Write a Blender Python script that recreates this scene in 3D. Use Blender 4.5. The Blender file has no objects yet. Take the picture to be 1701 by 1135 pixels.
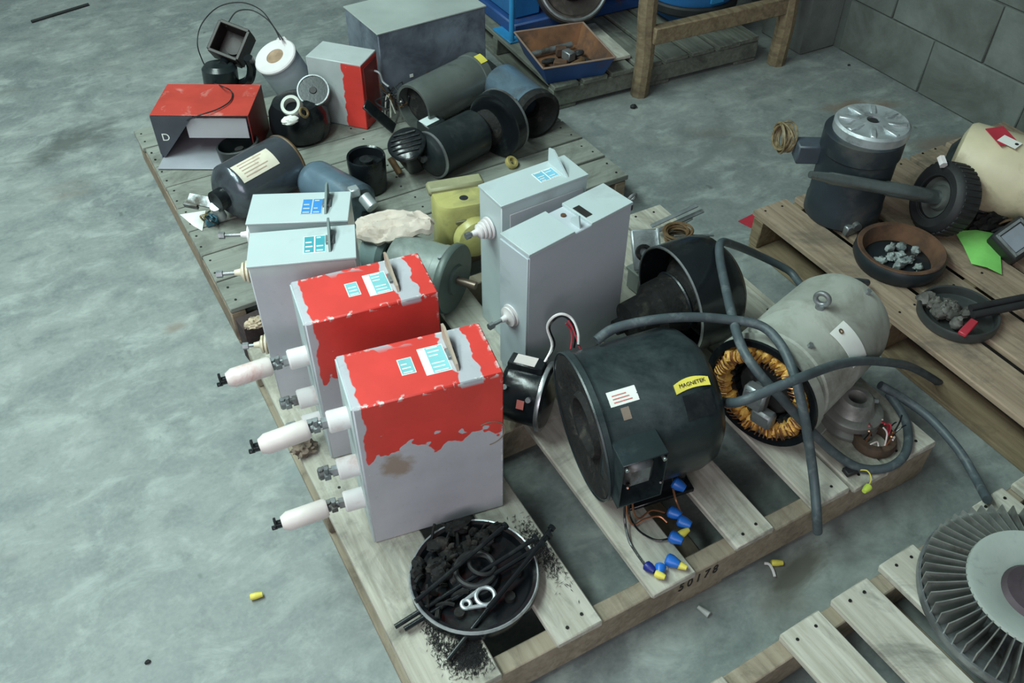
import bpy, math, random
from mathutils import Vector, Matrix, noise

random.seed(7)
scene = bpy.context.scene
col = scene.collection
# World frame (metres): X runs along the front pallet's stringers, Y along its deck boards
# (away from the photographer), Z up, floor at z = 0.

# ------------------------------------------------------------------ camera
cam_data = bpy.data.cameras.new('camera')
cam_data.sensor_width = 36.0
cam_data.lens = 31.494
cam_data.clip_start = 0.05
cam = bpy.data.objects.new('camera', cam_data)
col.objects.link(cam)
scene.camera = cam
_yaw, _pitch, _roll = 0.513445, 0.761435, 0.007532
_f = Vector((math.cos(_pitch) * math.sin(_yaw), math.cos(_pitch) * math.cos(_yaw), -math.sin(_pitch)))
_r = _f.cross(Vector((0, 0, 1))).normalized()
_u = _r.cross(_f)
_r2 = math.cos(_roll) * _r + math.sin(_roll) * _u
_u2 = -math.sin(_roll) * _r + math.cos(_roll) * _u
_m = Matrix((_r2, _u2, -_f)).transposed().to_4x4()
_m.translation = Vector((-0.20179, -0.641347, 1.6148))
cam.matrix_world = _m

# ------------------------------------------------------------------ light
world = bpy.data.worlds.new('warehouse_ambient')
scene.world = world
world.use_nodes = True
_bg = world.node_tree.nodes['Background']
_bg.inputs['Color'].default_value = (0.68, 0.87, 0.87, 1)
_bg.inputs['Strength'].default_value = 0.19

def area_light(name, loc, target, sx, sy, power, color):
    d = bpy.data.lights.new(name, 'AREA')
    d.shape = 'RECTANGLE'; d.size = sx; d.size_y = sy
    d.energy = power; d.color = color
    o = bpy.data.objects.new(name, d)
    o.location = loc
    o.rotation_euler = (Vector(target) - Vector(loc)).to_track_quat('-Z', 'Y').to_euler()
    col.objects.link(o)
    return o

# daylight from the open loading door behind and left of the photographer
area_light('loading_door_daylight', (-2.4, -2.8, 2.3), (0.3, 0.8, 0.1), 3.0, 2.2, 92, (1.0, 0.93, 1.0))
# two rows of ceiling fixtures over the aisle on the left
for _y in (0.6, 2.2):
    area_light('ceiling_fixture', (-1.0, _y, 3.1), (-0.4, _y - 0.3, 0), 2.4, 0.30, 98, (0.78, 1.0, 0.95))

vs = scene.view_settings
vs.view_transform = 'Standard'
vs.look = 'None'
vs.exposure = -0.20
vs.gamma = 1.0
vs.use_curve_mapping = False

# ------------------------------------------------------------------ materials
MATS = {}

def nodes_of(name):
    m = bpy.data.materials.new(name)
    m.use_nodes = True
    nt = m.node_tree
    return m, nt, nt.nodes['Principled BSDF']

def rgb(c): return (c[0], c[1], c[2], 1)

def tex_coord(nt, scale=(1, 1, 1), rand=True):
    tc = nt.nodes.new('ShaderNodeTexCoord')
    mp = nt.nodes.new('ShaderNodeMapping')
    mp.inputs['Scale'].default_value = scale
    nt.links.new(tc.outputs['Object'], mp.inputs['Vector'])
    if rand:
        oi = nt.nodes.new('ShaderNodeObjectInfo')
        mul = nt.nodes.new('ShaderNodeMath'); mul.operation = 'MULTIPLY'; mul.inputs[1].default_value = 37.0
        nt.links.new(oi.outputs['Random'], mul.inputs[0])
        nt.links.new(mul.outputs[0], mp.inputs['Location'])
    return mp.outputs['Vector']

def noise_tex(nt, vec, scale, detail=4, rough=0.55, dist=0.0):
    n = nt.nodes.new('ShaderNodeTexNoise')
    n.inputs['Scale'].default_value = scale
    n.inputs['Detail'].default_value = detail
    n.inputs['Roughness'].default_value = rough
    n.inputs['Distortion'].default_value = dist
    nt.links.new(vec, n.inputs['Vector'])
    return n.outputs['Fac']

def ramp(nt, fac, lo, hi, a=0.0, b=1.0):
    r = nt.nodes.new('ShaderNodeMapRange')
    r.inputs['From Min'].default_value = lo
    r.inputs['From Max'].default_value = hi
    r.inputs['To Min'].default_value = a
    r.inputs['To Max'].default_value = b
    nt.links.new(fac, r.inputs['Value'])
    return r.outputs['Result']

def mix(nt, fac, a, b):
    n = nt.nodes.new('ShaderNodeMix')
    n.data_type = 'RGBA'
    for sock, v in ((n.inputs[6], a), (n.inputs[7], b)):
        if isinstance(v, tuple): sock.default_value = rgb(v)
        else: nt.links.new(v, sock)
    if isinstance(fac, (int, float)): n.inputs[0].default_value = fac
    else: nt.links.new(fac, n.inputs[0])
    return n.outputs[2]

def math_node(nt, op, a, b=None):
    n = nt.nodes.new('ShaderNodeMath'); n.operation = op
    for i, v in enumerate((a, b)):
        if v is None: continue
        if isinstance(v, (int, float)): n.inputs[i].default_value = v
        else: nt.links.new(v, n.inputs[i])
    return n.outputs[0]

def bump(nt, bsdf, height, strength=0.2, dist=0.002):
    b = nt.nodes.new('ShaderNodeBump')
    b.inputs['Strength'].default_value = strength
    b.inputs['Distance'].default_value = dist
    nt.links.new(height, b.inputs['Height'])
    nt.links.new(b.outputs['Normal'], bsdf.inputs['Normal'])

def surf(name, c, rough=0.5, metal=0.0, var=0.15, scale=14.0, dirt=None, dirt_amt=0.5, dirt_scale=7.0,
         bump_s=0.12, bump_scale=120.0, spec=0.5):
    """general worn painted / metal / rubber surface: tone variation, patches of grime, fine relief"""
    if name in MATS: return MATS[name]
    m, nt, b = nodes_of(name)
    v = tex_coord(nt)
    n1 = noise_tex(nt, v, scale, 5)
    lo = tuple(max(0, x * (1 - var)) for x in c); hi = tuple(min(1, x * (1 + var)) for x in c)
    cc = mix(nt, ramp(nt, n1, 0.3, 0.7), lo, hi)
    rr = rough
    if dirt:
        n2 = noise_tex(nt, v, dirt_scale, 6, 0.65, 0.4)
        f = ramp(nt, n2, 0.62 - 0.3 * dirt_amt, 0.80 - 0.25 * dirt_amt)
        cc = mix(nt, f, cc, dirt)
        b.inputs['Roughness'].default_value = rough
        nt.links.new(ramp(nt, f, 0, 1, rough, min(1, rough + 0.25)), b.inputs['Roughness'])
    else:
        b.inputs['Roughness'].default_value = rough
    nt.links.new(cc, b.inputs['Base Color'])
    b.inputs['Metallic'].default_value = metal
    b.inputs['Specular IOR Level'].default_value = spec
    if bump_s > 0:
        bump(nt, b, noise_tex(nt, v, bump_scale, 3), bump_s)
    MATS[name] = m
    return m

def wood(name, a, b_, grime, grime_amt=0.35):
    if name in MATS: return MATS[name]
    m, nt, b = nodes_of(name)
    v = tex_coord(nt, (1, 1, 1))
    vg = tex_coord(nt, (26, 1.3, 26))
    oi = nt.nodes.new('ShaderNodeObjectInfo')
    grain = noise_tex(nt, vg, 2.2, 6, 0.6, 0.6)
    cc = mix(nt, ramp(nt, grain, 0.36, 0.66), a, b_)
    tint = mix(nt, ramp(nt, oi.outputs['Random'], 0, 1, 0.0, 0.45), cc, tuple(x * 0.72 for x in a))
    g = noise_tex(nt, v, 5.0, 6, 0.7, 0.8)
    cc2 = mix(nt, ramp(nt, g, 0.62 - 0.25 * grime_amt, 0.85 - 0.2 * grime_amt), tint, grime)
    g2 = noise_tex(nt, tex_coord(nt, (9, 2.2, 9)), 3.0, 5, 0.7, 1.0)
    cc2 = mix(nt, ramp(nt, g2, 0.52, 0.68, 0, 0.55), cc2, tuple(x * 0.42 for x in a))
    nt.links.new(cc2, b.inputs['Base Color'])
    b.inputs['Roughness'].default_value = 0.85
    b.inputs['Specular IOR Level'].default_value = 0.2
    bump(nt, b, grain, 0.35, 0.002)
    MATS[name] = m
    return m

STAINS = [(-0.200, 2.410, 0.30, 0.21, 0.085, (0.09, 0.10, 0.095), 0.85), (-0.127, 1.310, 0.3, 0.045, 0.03, (0.22, 0.18, 0.15), 0.7),
          (2.36, 1.30, 1.2, 0.05, 0.16, (0.24, 0.15, 0.09), 0.65), (2.40, 0.98, 1.3, 0.05, 0.20, (0.20, 0.14, 0.10), 0.6),
          (0.82, -0.05, 0.3, 0.10, 0.04, (0.09, 0.085, 0.07), 0.8), (1.62, 1.30, 0.4, 0.12, 0.03, (0.17, 0.19, 0.18), 0.6),
          (0.02, 0.70, 0.2, 0.10, 0.05, (0.19, 0.23, 0.235), 0.6)]

def concrete_floor():
    m, nt, b = nodes_of('concrete_floor')
    v = tex_coord(nt, (1, 1, 1), False)
    vs_ = tex_coord(nt, (1.0, 1.7, 1), False)
    big = noise_tex(nt, vs_, 1.7, 7, 0.62, 0.7)
    mid = noise_tex(nt, vs_, 6.0, 7, 0.68, 0.5)
    iso = noise_tex(nt, v, 13.0, 6, 0.7, 0.3)
    fine = noise_tex(nt, v, 90, 4, 0.6)
    c = mix(nt, ramp(nt, big, 0.32, 0.66), (0.160, 0.182, 0.182), (0.255, 0.275, 0.264))
    c = mix(nt, ramp(nt, mid, 0.52, 0.68, 0, 0.75), c, (0.360, 0.395, 0.372))
    c = mix(nt, ramp(nt, mid, 0.48, 0.30, 0, 0.75), c, (0.125, 0.152, 0.156))
    c = mix(nt, ramp(nt, iso, 0.54, 0.70, 0, 0.55), c, (0.350, 0.375, 0.355))
    c = mix(nt, ramp(nt, iso, 0.46, 0.32, 0, 0.6), c, (0.130, 0.148, 0.146))
    c = mix(nt, ramp(nt, fine, 0.40, 0.75, 0, 0.25), c, (0.35, 0.37, 0.35))
    st = noise_tex(nt, vs_, 1.9, 3, 0.5, 0.3)
    c = mix(nt, ramp(nt, st, 0.62, 0.72, 0, 0.55), c, (0.17, 0.155, 0.135))
    sp = noise_tex(nt, v, 16.0, 2, 0.4)
    c = mix(nt, ramp(nt, sp, 0.74, 0.78, 0, 0.65), c, (0.09, 0.105, 0.10))
    # old spills, each with its own outline: (x, y, angle, half length, half width, colour, strength)
    for (sx, sy, ang, la, lb, cc, amt) in STAINS:
        mp = nt.nodes.new('ShaderNodeMapping'); mp.vector_type = 'TEXTURE'
        mp.inputs['Location'].default_value = (sx, sy, 0); mp.inputs['Rotation'].default_value = (0, 0, ang)
        mp.inputs['Scale'].default_value = (la, lb, 1)
        nt.links.new(v, mp.inputs['Vector'])
        ln = nt.nodes.new('ShaderNodeVectorMath'); ln.operation = 'LENGTH'
        nt.links.new(mp.outputs['Vector'], ln.inputs[0])
        d = math_node(nt, 'ADD', ln.outputs['Value'], math_node(nt, 'MULTIPLY', math_node(nt, 'SUBTRACT', mid, 0.5), 2.2))
        c = mix(nt, ramp(nt, d, 1.1, 0.35, 0, amt), c, cc)
    nt.links.new(c, b.inputs['Base Color'])
    nt.links.new(ramp(nt, mid, 0.3, 0.7, 0.42, 0.62), b.inputs['Roughness'])
    b.inputs['Specular IOR Level'].default_value = 0.4
    bump(nt, b, mid, 0.08, 0.004)
    return m

def two_tone(name, main, under, rule, chips=(0.70, 0.68, 0.66), rough=0.42, stain=None, dims=None, spot=None):
    """sheet-metal paint: 'main' where the paint edge lies, 'under' elsewhere; rule(nt, x, y, z, n) gives the mask"""
    m, nt, b = nodes_of(name)
    tc = nt.nodes.new('ShaderNodeTexCoord')
    sep = nt.nodes.new('ShaderNodeSeparateXYZ')
    nt.links.new(tc.outputs['Object'], sep.inputs[0])
    v = tc.outputs['Object']
    nj = noise_tex(nt, v, 26, 2, 0.5)
    mask = rule(nt, sep.outputs[0], sep.outputs[1], sep.outputs[2], nj)
    tone = noise_tex(nt, v, 9, 5)
    fine = noise_tex(nt, v, 90, 3)
    c1 = mix(nt, ramp(nt, tone, 0.3, 0.7), tuple(x * 0.86 for x in main), tuple(min(1, x * 1.1) for x in main))
    c2 = mix(nt, ramp(nt, tone, 0.3, 0.7), tuple(x * 0.88 for x in under), tuple(min(1, x * 1.08) for x in under))
    c2 = mix(nt, ramp(nt, fine, 0.60, 0.75, 0, 0.25), c2, (0.25, 0.27, 0.28))
    if stain:
        s = noise_tex(nt, v, 6.5, 4, 0.6, 0.3)
        c2 = mix(nt, ramp(nt, s, 0.66, 0.76, 0, 0.6), c2, stain)
    if spot:
        dx = math_node(nt, 'DIVIDE', math_node(nt, 'SUBTRACT', sep.outputs[0], spot[0]), spot[2])
        dz = math_node(nt, 'DIVIDE', math_node(nt, 'SUBTRACT', sep.outputs[2], spot[1]), spot[2])
        rr = math_node(nt, 'SQRT', math_node(nt, 'ADD', math_node(nt, 'MULTIPLY', dx, dx), math_node(nt, 'MULTIPLY', dz, dz)))
        rr = math_node(nt, 'ADD', rr, math_node(nt, 'MULTIPLY', math_node(nt, 'SUBTRACT', noise_tex(nt, v, 30, 4, 0.6), 0.5), 1.6))
        c2 = mix(nt, ramp(nt, rr, 1.0, 0.5, 0, 0.75), c2, spot[3])
    c = mix(nt, mask, c2, c1)
    chip = noise_tex(nt, v, 42, 3, 0.55, 0.6)
    c = mix(nt, ramp(nt, chip, 0.735, 0.76, 0, 0.85), c, chips)
    if dims:
        w_, d_, h_ = dims
        top = math_node(nt, 'SUBTRACT', h_, sep.outputs[2])
        rim = math_node(nt, 'MINIMUM', sep.outputs[1], math_node(nt, 'SUBTRACT', d_, sep.outputs[1]))
        rim2 = math_node(nt, 'MINIMUM', rim, math_node(nt, 'SUBTRACT', w_, sep.outputs[0]))
        e = math_node(nt, 'MAXIMUM', top, rim2)
        e2 = math_node(nt, 'MAXIMUM', sep.outputs[1], math_node(nt, 'SUBTRACT', w_, sep.outputs[0]))
        near = math_node(nt, 'MAXIMUM', ramp(nt, e, 0.009, 0.001), ramp(nt, e2, 0.007, 0.001))
        w1 = noise_tex(nt, v, 55, 3, 0.6, 0.5)
        c = mix(nt, math_node(nt, 'MULTIPLY', near, ramp(nt, w1, 0.55, 0.60)), c, chips)
        w2 = noise_tex(nt, v, 17, 2, 0.5, 1.2)
        c = mix(nt, math_node(nt, 'MULTIPLY', ramp(nt, e, 0.020, 0.004), ramp(nt, w2, 0.70, 0.72)), c, tuple(0.8 * x for x in under))
    nt.links.new(c, b.inputs['Base Color'])
    b.inputs['Roughness'].default_value = rough
    bump(nt, b, fine, 0.06)
    MATS[name] = m
    return m

# ------------------------------------------------------------------ mesh builder
class MB:
    """collects faces (world or local coordinates through self.M) and links them as ONE mesh object"""
    def __init__(self, M=None):
        self.v = []; self.f = []; self.M = M or Matrix.Identity(4)
    def add(self, verts, faces):
        o = len(self.v)
        self.v += [self.M @ Vector(p) for p in verts]
        self.f += [tuple(i + o for i in f) for f in faces]
        return self
    def box(self, lo, hi, c=0.0, R=None):
        """axis box lo..hi, chamfer c; R an optional extra matrix"""
        lo = Vector(lo); hi = Vector(hi); mid = (lo + hi) / 2; h = (hi - lo) / 2
        R = R or Matrix.Identity(4)
        if c <= 0:
            vs_ = [(sx * h.x, sy * h.y, sz * h.z) for sx in (-1, 1) for sy in (-1, 1) for sz in (-1, 1)]
            fs = [(0, 1, 3, 2), (4, 6, 7, 5), (0, 4, 5, 1), (2, 3, 7, 6), (0, 2, 6, 4), (1, 5, 7, 3)]
        else:
            vs_ = []; ix = {}
            for sx in (-1, 1):
                for sy in (-1, 1):
                    for sz in (-1, 1):
                        for a in range(3):
                            s = (sx, sy, sz)
                            p = [s[k] * (h[k] if k == a else h[k] - c) for k in range(3)]
                            ix[(sx, sy, sz, a)] = len(vs_); vs_.append(tuple(p))
            fs = []
            for a in range(3):
                b1, b2 = (a + 1) % 3, (a + 2) % 3
                for s in (-1, 1):
                    q = []
                    for (t1, t2) in ((-1, -1), (1, -1), (1, 1), (-1, 1)):
                        k = [0, 0, 0]; k[a] = s; k[b1] = t1; k[b2] = t2
                        q.append(ix[(k[0], k[1], k[2], a)])
                    fs.append(tuple(q if s > 0 else q[::-1]))
                for t1 in (-1, 1):
                    for t2 in (-1, 1):
                        k0 = [0, 0, 0]; k0[a] = -1; k0[b1] = t1; k0[b2] = t2
                        k1 = list(k0); k1[a] = 1
                        q = [ix[(*k0, b1)], ix[(*k1, b1)], ix[(*k1, b2)], ix[(*k0, b2)]]
                        fs.append(tuple(q if t1 * t2 < 0 else q[::-1]))
            for sx in (-1, 1):
                for sy in (-1, 1):
                    for sz in (-1, 1):
                        q = [ix[(sx, sy, sz, a)] for a in range(3)]
                        fs.append(tuple(q if sx * sy * sz > 0 else q[::-1]))
        return self.add([mid + (R @ Vector(p)) for p in vs_], fs)
    def prism(self, poly, vec):
        n = len(poly); vec = Vector(vec)
        a = [Vector(p) for p in poly]; b = [p + vec for p in a]
        fs = [tuple(range(n))[::-1], tuple(range(n, 2 * n))]
        fs += [(i, (i + 1) % n, n + (i + 1) % n, n + i) for i in range(n)]
        return self.add(a + b, fs)
    def lathe(self, p0, axis, prof, n=32, a0=0.0, a1=None):
        """prof: list of (radius, height along axis)"""
        p0 = Vector(p0); z = Vector(axis).normalized()
        x = z.cross(Vector((0, 0, 1)))
        if x.length < 1e-3: x = Vector((1, 0, 0))
        x.normalize(); y = z.cross(x)
        full = a1 is None
        span = 2 * math.pi if full else a1 - a0
        m = n if full else n + 1
        vs_ = []; rings = []
        for (r, h) in prof:
            if r <= 1e-6:
                rings.append([len(vs_)]); vs_.append(p0 + z * h)
            else:
                ring = []
                for i in range(m):
                    t = a0 + span * i / n
                    ring.append(len(vs_)); vs_.append(p0 + z * h + x * (r * math.cos(t)) + y * (r * math.sin(t)))
                rings.append(ring)
        fs = []
        for A, B in zip(rings, rings[1:]):
            for i in range(n):
                j = (i + 1) % m if full else i + 1
                if len(A) == 1 and len(B) == 1: continue
                if len(A) == 1: fs.append((A[0], B[j], B[i]))
                elif len(B) == 1: fs.append((A[i], A[j], B[0]))
                else: fs.append((A[i], A[j], B[j], B[i]))
        return self.add(vs_, fs)
    def cyl(self, p0, p1, r, r1=None, n=24, ch=0.0):
        p0 = Vector(p0); p1 = Vector(p1); L = (p1 - p0).length
        r1 = r if r1 is None else r1
        if ch > 0: pf = [(0, 0), (r - ch, 0), (r, ch), (r1, L - ch), (r1 - ch, L), (0, L)]
        else: pf = [(0, 0), (r, 0), (r1, L), (0, L)]
        return self.lathe(p0, p1 - p0, pf, n)
    def tube(self, pts, r, n=8, sub=6, r_end=None):
        P = smooth_path(pts, sub)
        vs_ = []; fs = []
        prev = None
        for i, p in enumerate(P):
            t = (P[min(i + 1, len(P) - 1)] - P[max(i - 1, 0)])
            if t.length < 1e-9: t = Vector((0, 0, 1))
            t.normalize()
            if prev is None:
                x = t.cross(Vector((0, 0, 1)))
                if x.length < 1e-3: x = Vector((1, 0, 0))
            else:
                x = prev - t * prev.dot(t)
                if x.length < 1e-6: x = t.orthogonal()
            x.normalize(); prev = x; y = t.cross(x)
            rr = r if r_end is None else r + (r_end - r) * i / (len(P) - 1)
            for k in range(n):
                a = 2 * math.pi * k / n
                vs_.append(p + x * (rr * math.cos(a)) + y * (rr * math.sin(a)))
        for i in range(len(P) - 1):
            for k in range(n):
                k2 = (k + 1) % n
                fs.append((i * n + k, i * n + k2, (i + 1) * n + k2, (i + 1) * n + k))
        fs.append(tuple(range(n))[::-1]); fs.append(tuple(range((len(P) - 1) * n, len(P) * n)))
        return self.add(vs_, fs)
    def torus(self, c, axis, R, r, n=28, k=10):
        c = Vector(c); z = Vector(axis).normalized()
        x = z.cross(Vector((0, 0, 1)))
        if x.length < 1e-3: x = Vector((1, 0, 0))
        x.normalize(); y = z.cross(x)
        vs_ = []; fs = []
        for i in range(n):
            a = 2 * math.pi * i / n; d = x * math.cos(a) + y * math.sin(a)
            for j in range(k):
                b = 2 * math.pi * j / k
                vs_.append(c + d * (R + r * math.cos(b)) + z * (r * math.sin(b)))
        for i in range(n):
            for j in range(k):
                i2 = (i + 1) % n; j2 = (j + 1) % k
                fs.append((i * k + j, i2 * k + j, i2 * k + j2, i * k + j2))
        return self.add(vs_, fs)
    def blob(self, c, size, amp=0.25, freq=3.0, seed=0, nu=24, nv=14, flat=None):
        """lumpy closed surface"""
        c = Vector(c); vs_ = []; fs = []
        sx, sy, sz = size
        for j in range(nv + 1):
            th = math.pi * j / nv
            for i in range(nu):
                ph = 2 * math.pi * i / nu
                d = Vector((math.sin(th) * math.cos(ph), math.sin(th) * math.sin(ph), math.cos(th)))
                k = 1 + amp * noise.noise(d * freq + Vector((seed * 3.1, seed, -seed))) \
                      + amp * 0.5 * noise.noise(d * freq * 2.7 + Vector((seed, 5, seed)))
                p = Vector((d.x * sx * k, d.y * sy * k, d.z * sz * k))
                if flat is not None: p.z = max(p.z, flat)
                vs_.append(c + p)
        for j in range(nv):
            for i in range(nu):
                i2 = (i + 1) % nu
                fs.append((j * nu + i, (j + 1) * nu + i, (j + 1) * nu + i2, j * nu + i2))
        return self.add(vs_, fs)
    def mesh(self, name, inv=None, sharp=38):
        me = bpy.data.meshes.new(name)
        vs_ = [tuple(inv @ p) for p in self.v] if inv is not None else [tuple(p) for p in self.v]
        me.from_pydata(vs_, [], self.f)
        me.polygons.foreach_set('use_smooth', [True] * len(me.polygons))
        me.set_sharp_from_angle(angle=math.radians(sharp))
        me.update()
        return me
    def build(self, name, mat, parent=None, label=None, kind=None, sharp=38):
        if parent is not None:
            inv = WORLD[parent.name].inverted()
        else:
            inv = None
        me = self.mesh(name, inv, sharp)
        o = bpy.data.objects.new(name, me)
        me.materials.append(mat)
        col.objects.link(o)
        if parent is not None:
            o.parent = parent
            WORLD[o.name] = WORLD[parent.name]
        if label: o['label'] = label
        if kind: o['kind'] = kind
        return o

WORLD = {}      # world matrix of every thing, so that parts can be built in world coordinates

def smooth_path(pts, sub):
    P = [Vector(p) for p in pts]
    if len(P) < 3 or sub <= 1: return P
    out = []
    for i in range(len(P) - 1):
        a = P[max(i - 1, 0)]; b = P[i]; c = P[i + 1]; d = P[min(i + 2, len(P) - 1)]
        for k in range(sub):
            t = k / sub
            out.append(0.5 * ((2 * b) + (c - a) * t + (2 * a - 5 * b + 4 * c - d) * t * t + (3 * b - a - 3 * c + d) * t ** 3))
    out.append(P[-1])
    return out

def thing(name, label, cat, loc=(0, 0, 0), rz=0.0, group=None):
    o = bpy.data.objects.new(name, None)
    o.empty_display_size = 0.05
    o.location = loc
    o.rotation_euler = (0, 0, rz)
    o['label'] = label; o['category'] = cat
    if group: o['group'] = group
    col.objects.link(o)
    WORLD[o.name] = Matrix.Translation(Vector(loc)) @ Matrix.Rotation(rz, 4, 'Z')
    return o

def solo(mb, name, mat, label, cat, group=None, kind=None, origin=None, sharp=38):
    """a thing that is one mesh; its origin sits at the middle of its base"""
    if origin is None:
        xs = [p.x for p in mb.v]; ys = [p.y for p in mb.v]; zs = [p.z for p in mb.v]
        origin = ((min(xs) + max(xs)) / 2, (min(ys) + max(ys)) / 2, min(zs))
    T = Matrix.Translation(Vector(origin))
    me = mb.mesh(name, T.inverted(), sharp)
    me.materials.append(mat)
    o = bpy.data.objects.new(name, me)
    o.location = origin
    o['label'] = label; o['category'] = cat
    if group: o['group'] = group
    if kind: o['kind'] = kind
    col.objects.link(o)
    WORLD[o.name] = T
    return o

def structure(mb, name, mat):
    o = mb.build(name, mat)
    o['kind'] = 'structure'
    WORLD[o.name] = Matrix.Identity(4)
    return o

def text_part(body, size, mat, M, parent, name='lettering', extrude=0.0004, spacing=1.0, xscale=1.0, bold=0.0):
    """lettering as a flat mesh, baseline along M's X, upright along M's Y, facing M's Z (M in world space)"""
    cu = bpy.data.curves.new('tmp_text', 'FONT')
    cu.body = body; cu.size = size; cu.extrude = extrude; cu.offset = bold
    cu.align_x = 'CENTER'; cu.align_y = 'CENTER'; cu.space_character = spacing
    tmp = bpy.data.objects.new('tmp_text', cu)
    col.objects.link(tmp)
    dg = bpy.context.evaluated_depsgraph_get()
    me = bpy.data.meshes.new_from_object(tmp.evaluated_get(dg))
    bpy.data.objects.remove(tmp)
    bpy.data.curves.remove(cu)
    me.name = name
    me.transform(WORLD[parent.name].inverted() @ M @ Matrix.Diagonal((xscale, 1, 1, 1)))
    me.materials.clear(); me.materials.append(mat)
    o = bpy.data.objects.new(name, me)
    col.objects.link(o); o.parent = parent
    WORLD[o.name] = WORLD[parent.name]
    return o

def basis(o, x, y):
    """matrix with origin o, X along x, Y as near y as possible"""
    x = Vector(x).normalized(); z = x.cross(Vector(y)).normalized(); y = z.cross(x)
    m = Matrix((x, y, z)).transposed().to_4x4(); m.translation = Vector(o)
    return m

def lerp(a, b, t): return Vector(a) + (Vector(b) - Vector(a)) * t

# ------------------------------------------------------------------ shared materials
W_LIGHT = wood('pallet_wood_light', (0.56, 0.54, 0.47), (0.36, 0.33, 0.27), (0.09, 0.09, 0.08), 0.45)
W_TAN = wood('pallet_wood_tan', (0.39, 0.30, 0.22), (0.23, 0.165, 0.115), (0.08, 0.075, 0.065), 0.5)
W_GREY = wood('pallet_wood_weathered', (0.29, 0.30, 0.265), (0.21, 0.22, 0.19), (0.09, 0.09, 0.08), 0.5)
W_SHADED = wood('shaded_grey_wood', (0.20, 0.21, 0.18), (0.12, 0.12, 0.10), (0.05, 0.05, 0.045), 0.5)  # grey wood darkened in place of the shade under the rack shelf
W_STR = wood('pallet_stringer_wood', (0.36, 0.31, 0.235), (0.25, 0.20, 0.145), (0.10, 0.08, 0.06), 0.4)
W_BROWN = wood('old_brown_wood', (0.27, 0.21, 0.13), (0.16, 0.11, 0.07), (0.06, 0.05, 0.04), 0.4)
W_DARK = wood('dark_wood', (0.07, 0.05, 0.05), (0.04, 0.03, 0.03), (0.02, 0.02, 0.02), 0.3)
NAIL = surf('nail_steel', (0.04, 0.04, 0.04), 0.5, 0.8)
BLACK = surf('black_motor_paint', (0.008, 0.010, 0.012), 0.20, 0, 0.3, 8, (0.026, 0.030, 0.030), 0.30, 6)
BLACK_DUSTY = surf('dusty_black_paint', (0.013, 0.018, 0.020), 0.30, 0, 0.25, 8, (0.040, 0.046, 0.046), 0.40, 5)
CHARCOAL = surf('charcoal_enamel', (0.015, 0.023, 0.026), 0.30, 0, 0.3, 6, (0.042, 0.056, 0.060), 0.42, 5)
SOOT = surf('greasy_soot', (0.007, 0.007, 0.007), 0.85, 0, 0.6, 60, (0.062, 0.055, 0.045), 0.22, 26, 1.0, 110)
RUBBER = surf('black_rubber', (0.016, 0.016, 0.018), 0.6, 0, 0.3, 20)
STEEL = surf('bright_steel', (0.50, 0.52, 0.53), 0.34, 0.9, 0.15, 30)
DULL = surf('dull_steel', (0.28, 0.30, 0.31), 0.42, 0.7, 0.25, 20, (0.09, 0.08, 0.07), 0.4, 12)
GALV = surf('galvanised_sheet', (0.20, 0.235, 0.285), 0.38, 0.35, 0.35, 9, (0.085, 0.10, 0.13), 0.55, 7, 0.05)
ALU = surf('cast_aluminium', (0.52, 0.56, 0.58), 0.42, 0.6, 0.2, 25, (0.12, 0.12, 0.12), 0.35, 14)
GREY_PAINT = surf('grey_enclosure_paint', (0.47, 0.545, 0.555), 0.36, 0, 0.06, 5, (0.34, 0.37, 0.38), 0.15, 5, 0.04)
GREY_PAINT_B = surf('blue_grey_enclosure_paint', (0.44, 0.50, 0.53), 0.36, 0, 0.07, 5, (0.27, 0.33, 0.35), 0.25, 4, 0.04)
SAGE = surf('sage_grey_motor_paint', (0.25, 0.29, 0.27), 0.4, 0, 0.2, 8, (0.11, 0.13, 0.12), 0.35, 6)
BEIGE = surf('stone_beige_motor_paint', (0.36, 0.37, 0.33), 0.55, 0, 0.12, 8, (0.19, 0.18, 0.15), 0.35, 6)
CREAM = surf('cream_motor_paint', (0.55, 0.48, 0.33), 0.5, 0, 0.15, 8, (0.25, 0.19, 0.12), 0.3, 6)
YELLOW = surf('olive_yellow_paint', (0.50, 0.46, 0.17), 0.32, 0, 0.2, 9, (0.22, 0.21, 0.10), 0.3, 7)
BLUE_MOTOR = surf('slate_blue_paint', (0.12, 0.18, 0.235), 0.28, 0.2, 0.2, 9, (0.05, 0.06, 0.07), 0.3, 7)
MACHINE_BLUE = surf('machine_blue_paint', (0.02, 0.14, 0.36), 0.4, 0, 0.2, 6, (0.05, 0.06, 0.07), 0.3, 5)
NAVY = surf('navy_tray_and_shaded_base', (0.015, 0.06, 0.20), 0.5, 0, 0.25, 8, (0.10, 0.05, 0.03), 0.25, 7)
RUST = surf('brown_rust', (0.105, 0.052, 0.028), 0.85, 0, 0.4, 18, (0.05, 0.03, 0.025), 0.4, 14, 0.5, 60)
WHITE_CER = surf('white_porcelain', (0.72, 0.68, 0.68), 0.3, 0, 0.05, 20, (0.55, 0.38, 0.36), 0.12, 9, 0.03)
CREAM_CER = surf('cream_insulator', (0.62, 0.55, 0.42), 0.35, 0, 0.1, 20, (0.40, 0.30, 0.16), 0.3, 30)
PINK_CER = surf('pinkish_white_fibre', (0.70, 0.62, 0.60), 0.45, 0, 0.08, 20, (0.55, 0.30, 0.28), 0.3, 12, 0.05)
BRASS = surf('brass', (0.42, 0.33, 0.17), 0.35, 0.8, 0.2, 20)
COPPER = surf('copper_wire', (0.38, 0.16, 0.08), 0.35, 0.7, 0.2, 20)
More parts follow.
